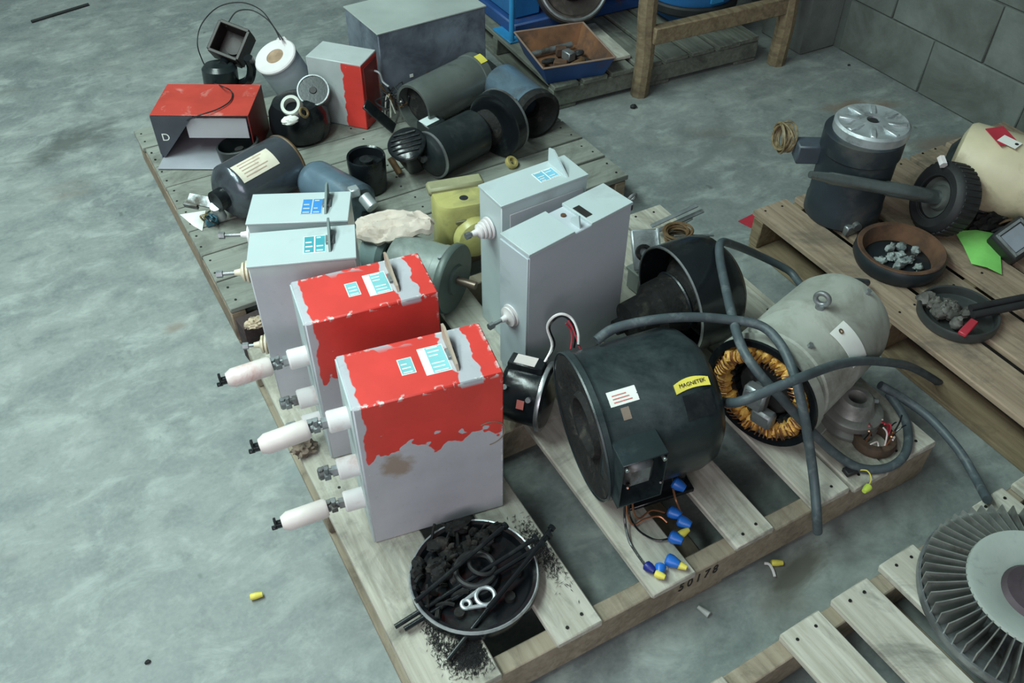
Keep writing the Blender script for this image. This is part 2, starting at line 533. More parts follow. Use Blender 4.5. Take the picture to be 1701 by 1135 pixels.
ENAMEL = surf('amber_magnet_wire', (0.66, 0.36, 0.08), 0.5, 0, 0.45, 60, (0.10, 0.06, 0.03), 0.3, 25, 0.9, 150)
CABLE = surf('grey_cable_jacket', (0.060, 0.078, 0.088), 0.5, 0, 0.2, 20, (0.13, 0.15, 0.16), 0.35, 30)
PAPER = surf('white_paper', (0.78, 0.78, 0.74), 0.8, 0, 0.05, 20, None, 0, 1, 0.05)
CREAM_LABEL = surf('cream_label', (0.74, 0.67, 0.55), 0.6, 0, 0.06, 40, (0.55, 0.45, 0.36), 0.25, 30, 0.03)
BLUE_INK = surf('blue_label_ink', (0.04, 0.22, 0.55), 0.5)
TEAL_INK = surf('teal_label_ink', (0.06, 0.36, 0.44), 0.5)
TEAL_PALE = surf('pale_teal_label_ink', (0.22, 0.52, 0.56), 0.5)
RED_INK = surf('red_label_ink', (0.55, 0.15, 0.13), 0.5)
BLACK_INK = surf('black_ink', (0.015, 0.014, 0.012), 0.7)
BLUE_NUT = surf('blue_plastic', (0.015, 0.14, 0.55), 0.35)
NAVY_NUT = surf('dark_blue_plastic', (0.01, 0.02, 0.18), 0.35)
YEL_NUT = surf('yellow_plastic', (0.72, 0.62, 0.10), 0.4)
RED_PLASTIC = surf('red_plastic_tag', (0.42, 0.03, 0.05), 0.45)
GREEN_PAPER = surf('bright_green_paper', (0.22, 0.60, 0.14), 0.6)
DEBRIS = surf('grey_debris', (0.30, 0.34, 0.33), 0.7, 0, 0.5, 30, (0.05, 0.07, 0.07), 0.5, 20)
OIL = surf('dark_oily_fluff', (0.012, 0.012, 0.013), 0.75, 0, 0.5, 30)
BROWN_COIL = surf('brown_varnished_coil', (0.13, 0.075, 0.035), 0.5, 0, 0.4, 40)

# ------------------------------------------------------------------ floor and wall
fl = MB()
fl.box((-6, -4, -0.15), (2.60, 7.5, 0.0))
structure(fl, 'floor', concrete_floor())

# block wall along the right-hand side: recessed mortar core, each block in view its own piece
MORTAR = surf('mortar_grey', (0.100, 0.112, 0.104), 0.9, 0, 0.15, 10)
BLOCK = surf('concrete_block', (0.150, 0.168, 0.155), 0.85, 0, 0.22, 7, (0.095, 0.100, 0.090), 0.55, 3, 0.6, 90)
wl = MB()
wl.box((2.597, -3.0, -0.15), (2.80, 7.5, 3.4))
wall = structure(wl, 'wall_right', MORTAR)
bw, bh, gap = 0.402, 0.199, 0.004
shared = {}
for row in range(4):
    z0 = 0.004 + row * (bh + gap)
    off = 0.2 if row % 2 else 0.0
    for k in range(9):
        y0 = -0.75 + off + k * (bw + gap)
        L = bw
        if y0 > 1.66: continue
        if y0 + L > 1.70: L = 1.70 - y0
        key = round(L, 3)
        if key not in shared:
            b = MB(); b.box((0, 0, 0), (0.03, L, bh), 0.004)
            shared[key] = b.mesh('block'); shared[key].materials.append(BLOCK)
        o = bpy.data.objects.new('block', shared[key])
        o.location = (2.590 + random.uniform(-0.002, 0.002), y0, z0)
        col.objects.link(o); o.parent = wall
wp = MB()
wp.box((2.42, 1.715, 0.0), (2.60, 1.95, 1.2), 0.006)          # pier where the wall steps out
structure(wp, 'trim_1', BLOCK)

# ------------------------------------------------------------------ pallets
def pallet(label, origin, rz, L, boards, D=1.016, top=0.125, mat=W_LIGHT, smat=W_STR, nails=True, bottoms=None, group=None):
    """stringers along local X (length L), deck boards along local Y (length D)"""
    th = 0.018; bb = 0.016
    t = thing('pallet', label, 'pallet', origin, rz, group)
    M = WORLD[t.name]
    for (u0, u1) in boards:
        b = MB(M); j = random.uniform(-0.006, 0.006)
        e = random.uniform(0, 0.002)
        b.box((u0, 0.0 + j, top - th - 0.0005), (u1, D + j, top - e), 0.003)
        b.build('deck_board', mat, t)
    for y0 in (0.004, D / 2 - 0.019, D - 0.042):
        b = MB(M)
        b.box((0.0, y0, bb + 0.0005), (L, y0 + 0.038, top - th - 0.001), 0.003)
        b.build('stringer', smat, t)
    for (u0, u1) in (bottoms or [(0.0, 0.10), (L / 2 - 0.05, L / 2 + 0.05), (L - 0.10, L)]):
        b = MB(M); b.box((u0, 0.007, 0.0), (u1, D - 0.007, bb), 0.003)
        b.build('bottom_board', smat, t)
    if nails:
        b = MB(M)
        for (u0, u1) in boards:
            for y0 in (0.024, D / 2, D - 0.022):
                for q in (0.27, 0.72):
                    x = u0 + (u1 - u0) * q + random.uniform(-0.006, 0.006); y = y0 + random.uniform(-0.008, 0.008)
                    b.cyl((x, y, top - 0.004), (x, y, top + 0.0008), 0.0032, n=8)
        b.build('nail_heads', NAIL, t, kind='stuff')
    return t

p1 = pallet('pale wooden pallet in the foreground carrying red boxes and the big black motor', (0, 0, 0), 0.0, 1.22,
            [(0.0, 0.145), (0.257, 0.354), (0.464, 0.565), (0.667, 0.763), (0.867, 0.965), (0.972, 1.072), (1.079, 1.22)])
text_part('5 0 1 7 8', 0.038, BLACK_INK, basis((0.583, 0.0032, 0.078), (1, 0, 0), (0, 0, 1)), p1, 'stencilled_number', xscale=0.70, bold=0.0005)
p2 = pallet('weathered grey pallet at the back under the metal cabinet and red open box', (1.222, 1.185, 0), math.radians(91), 0.99,
            [(i * 0.1245, i * 0.1245 + 0.119) for i in range(8)], D=1.222, mat=W_GREY, smat=W_TAN)
p3 = pallet('tan pallet on the right carrying the upright motor and rusty ring', (1.435, -0.155, 0), 0.0, 1.05,
            [(0.0, 0.124), (0.150, 0.278), (0.305, 0.44), (0.46, 0.60), (0.62, 0.76), (0.78, 0.91), (0.93, 1.05)], mat=W_TAN, smat=W_BROWN)
p4 = pallet('pale pallet at the bottom right under the finned blower wheel', (0.423, -1.205, 0), math.radians(2.5), 0.99,
            [(0.0, 0.10), (0.237, 0.335), (0.369, 0.464), (0.502, 0.598), (0.630, 0.726), (0.77, 0.866), (0.89, 0.99)], D=1.02)
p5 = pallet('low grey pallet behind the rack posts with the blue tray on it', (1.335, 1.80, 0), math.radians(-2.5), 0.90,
            [(i * 0.118, i * 0.118 + 0.10) for i in range(7)] + [(0.80, 0.90)], D=0.95, top=0.10, mat=W_SHADED, smat=W_SHADED, nails=False)

# ------------------------------------------------------------------ sheet-metal switch boxes
def thr(nt, val, t, soft):          # 0..1 step at t with a slightly soft edge
    return ramp(nt, val, t - soft, t + soft)

def red_rule(h, w, cut, patch):
    def f(nt, x, y, z, n):
        jag = math_node(nt, 'MULTIPLY', math_node(nt, 'SUBTRACT', n, 0.5), 0.17)
        edge = math_node(nt, 'ADD', jag, cut * h)
        front = thr(nt, math_node(nt, 'SUBTRACT', z, edge), 0.0, 0.0015)
        xl = math_node(nt, 'SUBTRACT', x, math_node(nt, 'MULTIPLY', n, 0.022))
        left = thr(nt, xl, 0.002, 0.001)
        m = math_node(nt, 'MULTIPLY', front, left)
        px = math_node(nt, 'ADD', x, math_node(nt, 'MULTIPLY', math_node(nt, 'SUBTRACT', n, 0.5), 0.05))
        inx = math_node(nt, 'MULTIPLY', thr(nt, px, patch[0] * w, 0.001), math_node(nt, 'SUBTRACT', 1.0, thr(nt, px, patch[1] * w, 0.001)))
        onz = thr(nt, z, h - 0.012, 0.003)
        return math_node(nt, 'MULTIPLY', m, math_node(nt, 'SUBTRACT', 1.0, math_node(nt, 'MULTIPLY', inx, onz)))
    return f

RED = (0.66, 0.050, 0.040)
LAV_LIT = (0.46, 0.46, 0.50)  # grey paint with the lavender light of camera-facing sides mixed in

def bushing(t, M, y, z, rings, bolt, mat=None):
    """stack of insulator rings with a stud, sticking out of the left side (local -X)"""
    b = MB(M); pf = [(0, 0)]
    for k in range(rings):
        h = 0.002 + k * 0.008
        pf += [(0.014, h), (0.026 - 0.003 * k, h + 0.001), (0.026 - 0.003 * k, h + 0.005), (0.014, h + 0.006)]
    pf += [(0.008, rings * 0.008 + 0.004), (0.006, rings * 0.008 + 0.016), (0, rings * 0.008 + 0.016)]
    b.lathe((0, y, z), (-1, 0, 0), pf, 20)
    ins = b.build('insulator', mat or WHITE_CER, t)
    s = MB(M); x0 = rings * 0.008 + 0.016
    s.cyl((-x0, y, z), (-x0 - bolt, y, z), 0.004, n=10)
    s.cyl((-x0 - bolt, y, z), (-x0 - bolt - 0.012, y, z), 0.008, n=6)
    s.build('stud', DULL, ins)

def fuse_arm(t, M, y, z, long_=True, drop=0.0):
    """white porcelain stub, bolted clamp and (mostly) a long fibre tube with a dark clip at its end"""
    b = MB(M)
    b.lathe((0, y, z), (-1, 0, 0), [(0, 0), (0.0195, 0), (0.0205, 0.003), (0.0205, 0.037), (0.018, 0.040), (0, 0.040)], 24)
    st = b.build('porcelain_stub', WHITE_CER, t)
    c = MB(M)
    c.cyl((-0.040, y, z), (-0.050, y, z), 0.011, n=6)
    c.cyl((-0.050, y, z), (-0.074, y, z - drop * 0.3), 0.007, n=12)
    c.box((-0.066, y - 0.014, z - 0.006), (-0.054, y + 0.014, z + 0.006), 0.001)
    c.cyl((-0.060, y - 0.006, z - 0.004), (-0.060, y - 0.006, z + 0.020), 0.0045, n=6)
    c.cyl((-0.070, y + 0.004, z - 0.016), (-0.070, y + 0.004, z + 0.010), 0.006, n=6)
    c.build('clamp', DULL, st)
    if long_:
        a = Vector((-0.072, y, z - drop * 0.3)); e = Vector((-0.160, y - 0.004, z - drop))
        f = MB(M)
        L = (e - a).length
        f.lathe(a, e - a, [(0, 0), (0.015, 0), (0.019, 0.006), (0.019, L - 0.012), (0.013, L), (0, L)], 22)
        tb = f.build('fibre_tube', PINK_CER, t)
        g = MB(M)
        g.cyl(e, e + Vector((-0.010, 0, 0)), 0.008, n=10)
        g.box(e + Vector((-0.014, -0.004, 0.0)), e + Vector((-0.009, 0.004, 0.019)), 0.001)
        g.box(e + Vector((-0.020, -0.004, -0.010)), e + Vector((-0.009, 0.004, -0.004)), 0.001)
        g.build('end_clip', BLACK, tb)

def label_plate(t, M, lo, hi, z, ink, rows=5, back=PAPER, cols=1, margin=0.0):
    """printed label: a plate, a block of coloured print on it and pale lines of small type in the block"""
    b = MB(M); b.box((lo[0], lo[1], z), (hi[0], hi[1], z + 0.0008))
    p = b.build('label_plate', back, t)
    wx = (hi[0] - lo[0]); x0 = lo[0] + wx * margin; dx = (hi[0] - x0) / cols
    for i in range(cols):
        k = MB(M); k.box((x0 + dx * i + 0.0015, lo[1] + 0.002, z + 0.0007), (x0 + dx * (i + 1) - 0.0015, hi[1] - 0.002, z + 0.0012))
        k.build('print_block', ink, p)
    k = MB(M); dy = (hi[1] - lo[1]) / rows
    for i in range(cols):
        for j in range(rows):
            a = x0 + dx * i + 0.004; e = x0 + dx * (i + random.uniform(0.55, 0.88))
            if (i + j) % 4 == 3: continue
            k.box((a, lo[1] + dy * (j + 0.35), z + 0.0011), (e, lo[1] + dy * (j + 0.62), z + 0.0015))
    k.build('print_lines', back, p, kind='stuff')

def lever(t, M, x, y0, y1, z, hgt, mat, lean=0.0):
    """thin switch blade standing on the lid"""
    ys = [y0, y1, y1 + 0.006, y1 - 0.01, y0 + (y1 - y0) * 0.45, y0 + 0.008]
    zs = [0.0, 0.0, hgt * 0.9, hgt * 1.05, hgt * 0.62, hgt * 0.35]
    b = MB(M)
    b.prism([(x + lean * q, y, z - 0.001 + q) for y, q in zip(ys, zs)], (0.0045, 0, 0))
    b.build('switch_lever', mat, t)
    c = MB(M); c.box((x - 0.006, (y0 + y1) / 2 - 0.012, z - 0.001), (x + 0.011, (y0 + y1) / 2 + 0.012, z + 0.007), 0.001)
    c.build('lever_hinge', DULL, t)

H = 0.385
def shell(t, M, w, d, mat, lid=True):
    b = MB(M); b.box((0, 0, 0), (w, d, H), 0.0025)
    body = b.build('body', mat, t)
    return body

TAN_LEVER = surf('tan_fibre_lever', (0.42, 0.33, 0.26), 0.6)
GREY_LEVER = surf('dark_grey_lever', (0.16, 0.20, 0.20), 0.5)

# nearest red and grey box
t = thing('switch_box', 'nearest red and grey switch box, jagged red paint over its scuffed lavender-lit grey front', 'switch box', (0.0555, 0.350, 0.1255), math.radians(-9.3), 'old switch boxes')
M = WORLD[t.name]; w, d = 0.265, 0.137
shell(t, M, w, d, two_tone('red_over_grey_paint_front', RED, LAV_LIT, red_rule(H, w, 0.655, (0.70, 0.86)), dims=(w, d, H), spot=(0.062, 0.212, 0.038, (0.27, 0.18, 0.11))))
b = MB(M); b.box((-0.0025, 0.004, 0.0), (0.0, d - 0.004, H - 0.004)); b.build('side_panel', GREY_PAINT, t)
label_plate(t, M, (0.098, 0.050), (0.124, 0.090), H, TEAL_PALE, 4)
label_plate(t, M, (0.138, 0.036), (0.184, 0.104), H, TEAL_PALE, 7, PAPER, 1, 0.26)
lever(t, M, 0.190, 0.028, 0.118, H, 0.034, TAN_LEVER, 0.0)
b = MB(M)
b.lathe((0.236, -0.0004, 0.235), (0, -1, 0), [(0.030, 0), (0.0305, 0.0006), (0.0325, 0.0006), (0.033, 0)], 28, 1.6, 5.2)
b.build('ring_scuff', surf('brown_scuff', (0.24, 0.18, 0.13), 0.8), t)
fuse_arm(t, M, 0.066, 0.300, True, 0.012)
fuse_arm(t, M, 0.050, 0.186, False)
fuse_arm(t, M, 0.052, 0.085, True, 0.006)

# second red box
t = thing('switch_box', 'second red and grey switch box, standing between the nearest one and the grey boxes', 'switch box', (0.058, 0.587, 0.1255), math.radians(-7.5), 'old switch boxes')
M = WORLD[t.name]; w, d = 0.255, 0.132
shell(t, M, w, d, two_tone('red_over_grey_paint_second', RED, LAV_LIT, red_rule(H, w, 0.60, (0.70, 0.86)), dims=(w, d, H)))
b = MB(M); b.box((-0.0025, 0.004, 0.0), (0.0, d - 0.004, H - 0.004)); b.build('side_panel', GREY_PAINT, t)
label_plate(t, M, (0.094, 0.046), (0.118, 0.086), H, TEAL_PALE, 4)
label_plate(t, M, (0.132, 0.034), (0.176, 0.098), H, TEAL_PALE, 7, PAPER, 1, 0.26)
lever(t, M, 0.183, 0.026, 0.112, H, 0.034, TAN_LEVER, 0.0)
fuse_arm(t, M, 0.062, 0.252, True, 0.006)
fuse_arm(t, M, 0.050, 0.150, False)
fuse_arm(t, M, 0.062, 0.060, False)

# two pale grey boxes behind the red ones
for k, (ox, oy, rz, ww, dd, ink, lab) in enumerate((
        (0.017, 0.803, -20.5, 0.210, 0.108, TEAL_INK, 'pale grey switch box with teal label just behind the second red box'),
        (0.058, 0.942, -25.5, 0.207, 0.104, BLUE_INK, 'pale grey switch box with bright blue label, farthest of the left row'))):
    t = thing('switch_box', lab, 'switch box', (ox, oy, 0.1255), math.radians(rz), 'old switch boxes')
    M = WORLD[t.name]
    b = MB(M); b.box((0, 0, 0), (ww, dd, H - 0.004), 0.0025); b.build('body', GREY_PAINT if k else two_tone('pale_grey_lavender_lit', (0.50, 0.53, 0.54), LAV_LIT, lambda nt, x, y, z, n: thr(nt, z, 0.36, 0.01), chips=(0.5, 0.5, 0.5)), t)  # lavender below the top edge stands in for light on the sides
    b = MB(M); b.box((-0.002, -0.002, H - 0.0045), (ww + 0.002, dd + 0.002, H), 0.001); b.build('lid', GREY_PAINT, t)
    label_plate(t, M, (0.108, 0.024), (0.152, 0.080), H, ink, 4, PAPER if not k else GREY_PAINT, 2)
    lever(t, M, 0.158, 0.022, 0.098, H, 0.030, GREY_LEVER)
    if k == 0:
        bushing(t, M, 0.060, 0.325, 3, 0.024, CREAM_CER)
        bushing(t, M, 0.060, 0.120, 3, 0.012, CREAM_CER)
    else:
        bushing(t, M, 0.052, 0.318, 2, 0.035)

# grey box in the middle with pale blue sticker
t = thing('switch_box', 'grey switch box with pale blue sticker behind the tall blue-grey one', 'switch box', (0.551, 0.744, 0.1255), math.radians(3.5), 'old switch boxes')
M = WORLD[t.name]; w, d = 0.227, 0.092
b = MB(M); b.box((0, 0, 0), (w, d, H - 0.005), 0.002); b.build('body', GREY_PAINT, t)
b = MB(M); b.box((-0.002, -0.002, H - 0.0055), (w + 0.002, d + 0.002, H), 0.001); b.build('lid', GREY_PAINT, t)
label_plate(t, M, (0.120, 0.026), (0.172, 0.066), H, surf('pale_blue_ink', (0.18, 0.45, 0.60), 0.5), 5, PAPER, 2)
b = MB(M); b.prism([(0.180, 0.010, H - 0.001), (0.180, 0.088, H - 0.001), (0.180, 0.088, H + 0.036), (0.180, 0.070, H + 0.040)], (0.004, 0, 0)); b.build('switch_lever', GREY_PAINT, t)
b = MB(M); b.box((0.020, -0.004, 0.05), (w - 0.012, 0.0, H - 0.030), 0.001); b.build('front_panel', LAVP := surf('lavender_lit_grey', (0.46, 0.46, 0.49), 0.4, 0, 0.08, 6, None, 0, 1, 0.04), t)  # lavender tint here stands in for the light falling on the front
bushing(t, M, 0.046, 0.300, 4, 0.004)

# tall blue-grey box with the split lid
t = thing('switch_box', 'large plain blue-grey switch box with split lid in the middle of the pallet', 'switch box', (0.520, 0.571, 0.1255), math.radians(10.2), 'old switch boxes')
M = WORLD[t.name]; w, d = 0.288, 0.090
b = MB(M); b.box((0, 0, 0), (w, d, H - 0.007), 0.002); b.build('body', LAVB := surf('blue_lavender_lit_grey', (0.50, 0.545, 0.59), 0.4, 0, 0.06, 4, (0.36, 0.45, 0.48), 0.25, 3.5, 0.04), t)  # paint takes the lavender of the light on its front
b = MB(M); b.box((-0.002, -0.002, H - 0.0075), (0.122, d + 0.002, H), 0.001); b.build('lid_panel', GREY_PAINT, t)
b = MB(M); b.box((0.168, -0.002, H - 0.0075), (w + 0.002, d + 0.002, H), 0.001); b.build('lid_panel', GREY_PAINT, t)
b = MB(M); b.box((0.172, 0.020, H - 0.001), (0.190, 0.062, H + 0.0012)); b.build('black_label', BLACK_INK, t)
b = MB(M); b.prism([(0.142, 0.006, H - 0.008), (0.142, 0.034, H - 0.008), (0.142, 0.034, H + 0.006), (0.142, 0.012, H + 0.022)], (0.004, 0, 0)); b.build('switch_lever', GREY_PAINT, t)
b = MB(M); b.cyl((0.146, 0.062, H - 0.009), (0.146, 0.062, H - 0.004), 0.006, n=12); b.build('keyhole', RUST, t)
b = MB(M); b.box((-0.004, 0.0, 0.02), (0.0, d, H - 0.012), 0.001); b.build('side_panel', GREY_PAINT_B, t)
bushing(t, M, 0.050, 0.190, 2, 0.022)
b = MB(M); b.torus((w + 0.014, 0.015, H - 0.004), (0, 1, 0.4), 0.012, 0.003, 16, 6); b.box((w, 0.006, H - 0.03), (w + 0.012, 0.024, H - 0.012), 0.001); b.build('latch', DULL, t)

# ------------------------------------------------------------------ motors on the front pallet
def lying(name, label, cat, p0, p1, zb=0.1255, group=None):
    """thing for a machine whose axis runs p0 -> p1; returns thing, axis unit vector, length"""
    p0 = Vector(p0); p1 = Vector(p1); a = p1 - p0
    m = (p0 + p1) / 2
    t = thing(name, label, cat, (m.x, m.y, zb), math.atan2(a.y, a.x), group)
    return t, a.normalized(), a.length

def on_drum(p0, ax, R, h, ang, off=0.0008):
    """frame on the surface of a drum: ang measured from straight up, positive towards the camera side;
    X along the axis, Y around the drum, Z outward"""
    side = ax.cross(Vector((0, 0, 1))).normalized()
    if side.y > 0: side = -side
    up = side.cross(ax); 
    if up.z < 0: up = -up
    n = up * math.cos(ang) + side * math.sin(ang)
    tang = -up * math.sin(ang) * -1 + side * -math.cos(ang)
    o = Vector(p0) + ax * h + n * (R + off)
    m = Matrix((ax, n.cross(ax), n)).transposed().to_4x4(); m.translation = o
    return m

def wrap_plate(mb, p0, ax, R, h0, h1, a0, a1, th=0.0012, n=8):
    """curved plate hugging a drum between heights h0..h1 and angles a0..a1"""
    vs_ = []; fs = []
    for k in range(n + 1):
        a = a0 + (a1 - a0) * k / n
        for rr in (R + 0.0003, R + th):
            for h in (h0, h1):
                m = on_drum(p0, ax, rr, h, a, 0)
                vs_.append(m.translation.copy())
    for k in range(n):
        b = k * 4
        fs += [(b, b + 1, b + 5, b + 4), (b + 2, b + 6, b + 7, b + 3), (b, b + 4, b + 6, b + 2), (b + 1, b + 3, b + 7, b + 5)]
    fs += [(0, 2, 3, 1), (n * 4, n * 4 + 1, n * 4 + 3, n * 4 + 2)]
    return mb.add(vs_, fs)

# --- the big black motor
P0 = Vector((0.485, 0.301, 0.280)); P1 = P0 + 0.232 * Vector((math.cos(-0.20), math.sin(-0.20), 0.085))
t, ax, L = lying('electric_motor', 'big black motor with sooty open end, yellow nameplate and open wiring box', 'motor', P0, P1)
b = MB()
b.lathe(P0, ax, [(0.143, 0.004), (0.150, 0.001), (0.153, 0.004), (0.153, 0.014), (0.148, 0.018), (0.146, 0.024), (0.145, 0.060), (0.147, L * 0.60), (0.147, L - 0.03), (0.137, L), (0.112, L + 0.022), (0.060, L + 0.032), (0.050, L + 0.028), (0, L + 0.028)], 56)
b.build('body', CHARCOAL, t)
b = MB()
b.lathe(P0, ax, [(0, 0.030), (0.020, 0.024), (0.052, 0.020), (0.058, 0.006), (0.064, 0.004), (0.070, 0.016), (0.104, 0.010), (0.120, 0.002), (0.146, 0.001), (0.149, 0.006)], 48)
b.build('sooty_end', SOOT, t, 'open end caked in black soot and lint')
b = MB(); b.lathe(P0, ax, [(0.1505, -0.001), (0.152, -0.0015), (0.1535, 0.002), (0.1505, 0.003), (0.1505, -0.001)], 56)
b.build('end_rim', CHARCOAL, t)
side = ax.cross(Vector((0, 0, 1))).normalized()
if side.y > 0: side = -side
for s in (1, -1):
    b = MB()
    m = Matrix((ax, -side * s if s < 0 else -side, Vector((0, 0, 1)))).transposed().to_4x4()
    c0 = P0 + ax * (L * 0.60) + side * (0.085 * s); c0.z = 0.1257
    m.translation = c0
    b.M = m
    b.box((-0.075, -0.030, 0), (0.075, 0.030, 0.010), 0.002)
    b.box((-0.060, -0.012, 0.008), (0.060, 0.012, 0.075), 0.002)
    b.build('foot', BLACK, t)
# open wiring box on the camera side
B0 = Vector((0, 0, 0))
m = Matrix((ax, -side, Vector((0, 0, 1)))).transposed().to_4x4()
cen = P0 + ax * 0.052 + side * 0.135; cen.z = 0.275
m.translation = cen
b = MB(m)
wx, wy, wz, tk = 0.044, 0.043, 0.095, 0.003
b.box((-wx, -wy, wz - tk), (wx, wy, wz), 0.001)
b.box((-wx, -wy, -wz * 0.3), (-wx + tk, wy, wz - tk))
b.box((wx - tk, -wy, -wz * 0.3), (wx, wy, wz - tk))
b.box((-wx, -wy, -wz * 0.3), (wx, wy, -wz * 0.3 + tk))
b.box((-wx, wy - tk, -wz * 0.3), (wx, wy, wz - tk))
box = b.build('wiring_box', CHARCOAL, t)
b = MB(m); b.box((-0.028, -0.030, 0.0), (0.030, 0.030, 0.060), 0.010); b.build('capacitor_block', DULL, box)
for s in (-1, 1):
    b = MB(m); b.cyl((s * (wx - 0.008), -wy - 0.004, wz - 0.012), (s * (wx - 0.008), -wy + 0.008, wz - 0.012), 0.004, n=8); b.build('lug', STEEL, box)
b = MB(); wrap_plate(b, P0, ax, 0.1445, 0.034, 0.090, 0.34, 0.54); lab = b.build('paper_label', PAPER, t)
b = MB()
for k in range(3): wrap_plate(b, P0, ax, 0.1458, 0.042, 0.070 + 0.004 * k, 0.40 + k * 0.045, 0.412 + k * 0.045, 0.0006)
b.build('print', RED_INK, lab)
b = MB(); wrap_plate(b, P0, ax, 0.1445, 0.050, 0.066, 0.58, 0.74); b.build('scraped_patch', surf('bare_brown_metal', (0.20, 0.15, 0.12), 0.6), t)
b = MB(); wrap_plate(b, P0, ax, 0.147, L * 0.72, L * 0.72 + 0.056, 0.66, 0.98); pl = b.build('nameplate', BLACK, t)
b = MB()
# arched yellow banner
vs_ = []; n = 10
for k in range(n + 1):
    q = k / n
    a_hi = 0.52 - 0.07 * math.sin(math.pi * min(1, q * 0.85 + 0.10)); a_lo = 0.62 - 0.03 * math.sin(math.pi * q)
    for (rr, a) in ((0.1472, a_hi), (0.1472, a_lo), (0.1492, a_hi), (0.1492, a_lo)):
        vs_.append(on_drum(P0, ax, rr, L * 0.68 + 0.068 * q, a, 0).translation.copy())
fs = []
for k in range(n):
    i = k * 4
    fs += [(i, i + 4, i + 5, i + 1), (i + 2, i + 3, i + 7, i + 6), (i, i + 2, i + 6, i + 4), (i + 1, i + 5, i + 7, i + 3)]
fs += [(0, 1, 3, 2), (n * 4, n * 4 + 2, n * 4 + 3, n * 4 + 1)]
b.add(vs_, fs)
ban = b.build('yellow_banner', YEL_NUT, t)
text_part('MAGNETEK', 0.0100, BLACK_INK, on_drum(P0, ax, 0.1492, L * 0.68 + 0.035, 0.535, 0.0006), ban, 'lettering')
# leads out of the box
def lead(parent, pts, r, mat, name='lead_wire'):
    b = MB(); b.tube(pts, r, 6, 5); return b.build(name, mat, parent)
def nut(parent, p, d, mat, r=0.0085, L=0.022):
    b = MB(); d = Vector(d).normalized()
    b.lathe(p, d, [(0, 0), (r * 0.72, 0), (r, L * 0.12), (r, L * 0.45), (r * 0.62, L), (0, L)], 10)
    return b.build('wire_nut', mat, parent)
S0 = m @ Vector((-0.036, -0.055, 0.045))
S1 = m @ Vector((0.030, -0.055, 0.03))
lead(t, [S0, (0.511, 0.170, 0.240), (0.505, 0.151, 0.170), (0.515, 0.138, 0.135), (0.542, 0.135, 0.140), (0.569, 0.127, 0.140), (0.577, 0.110, 0.135)], 0.0022, COPPER)
lead(t, [S0, (0.510, 0.162, 0.250), (0.507, 0.148, 0.180), (0.516, 0.143, 0.140), (0.520, 0.119, 0.131), (0.536, 0.089, 0.131), (0.559, 0.077, 0.135)], 0.0022, BLACK)
lead(t, [S0, (0.504, 0.164, 0.240), (0.501, 0.152, 0.160), (0.489, 0.116, 0.134), (0.485, 0.085, 0.132), (0.483, 0.051, 0.134)], 0.0025, BLACK)
lead(t, [S0, (0.518, 0.163, 0.240), (0.519, 0.150, 0.170), (0.529, 0.139, 0.145), (0.559, 0.141, 0.150), (0.584, 0.129, 0.140)], 0.0020, COPPER)
lead(t, [S1, (0.609, 0.166, 0.230), (0.616, 0.161, 0.200), (0.617, 0.155, 0.190)], 0.0022, BLACK)
lead(t, [(0.612, 0.147, 0.180), (0.617, 0.139, 0.150), (0.613, 0.116, 0.140), (0.609, 0.102, 0.136)], 0.0022, COPPER)
for px in ((0.619, 0.158, 0.185), (0.593, 0.129, 0.141), (0.597, 0.102, 0.140), (0.561, 0.081, 0.139), (0.524, 0.042, 0.139)):
    nut(t, px, (0.5, -0.8, -0.25 if px[2] > 0.15 else -0.02), BLUE_NUT, 0.0125, 0.027)
nut(t, (0.509, 0.037, 0.136), (-0.6, -0.6, 0.0), BLUE_NUT, 0.011, 0.022)
nut(t, (0.483, 0.052, 0.136), (0.3, -0.9, 0.0), NAVY_NUT, 0.010, 0.022)
nut(t, (0.577, 0.073, 0.136), (1, 0.1, 0), YEL_NUT, 0.008, 0.026)
nut(t, (0.533, 0.029, 0.136), (0.55, -0.8, 0), YEL_NUT, 0.008, 0.026)
nut(t, (0.489, 0.028, 0.136), (0.5, -0.8, 0), YEL_NUT, 0.008, 0.020)

# --- small black motor by the red box
P0 = Vector((0.458, 0.550, 0.203)) + Vector((-0.010, -0.018, -0.003)); P1 = Vector((0.514, 0.488, 0.203)) + Vector((-0.010, -0.018, -0.003))
t, ax, L = lying('electric_motor', 'small glossy black motor with white wire loop beside the nearest red box', 'motor', P0, P1)
b = MB(); b.lathe(P0, ax, [(0, -0.006), (0.050, -0.006), (0.064, 0.0), (0.070, 0.010), (0.070, L - 0.004), (0.0715, L - 0.004), (0.0715, L), (0, L)], 40)
b.build('body', BLACK, t)
b = MB(); b.lathe(P0, ax, [(0.060, L), (0.077, L), (0.078, L + 0.004), (0.077, L + 0.009), (0.060, L + 0.009)], 40); b.build('end_ring', STEEL, t)
b = MB(); b.lathe(P0, ax, [(0.060, L + 0.009), (0.070, L + 0.009), (0.066, L + 0.014), (0.030, L + 0.018), (0, L + 0.018)], 40); b.build('end_bell', BLACK, t)
mm = on_drum(P0, ax, 0.072, L * 0.5, -0.15)
b = MB(mm); b.box((-L * 0.46, -0.020, -0.008), (L * 0.46, 0.020, 0.010), 0.002); cv = b.build('conduit_cover', BLACK, t)
b = MB(mm); b.box((-0.026, -0.016, 0.010), (0.020, 0.016, 0.0108)); b.build('paper_label', PINK_CER, cv)
for k, (h, a) in enumerate(((0.012, 0.75), (L - 0.016, 0.95))):
    b = MB(on_drum(P0, ax, 0.072, h, a)); b.cyl((0, 0, -0.004), (0, 0, 0.006), 0.006, n=8); b.build('bolt', DULL, t)
b = MB(on_drum(P0, ax, 0.072, L * 0.62, 1.15)); b.box((-0.008, -0.010, 0), (0.008, 0.010, 0.001)); b.build('red_mark', RED_INK, t)
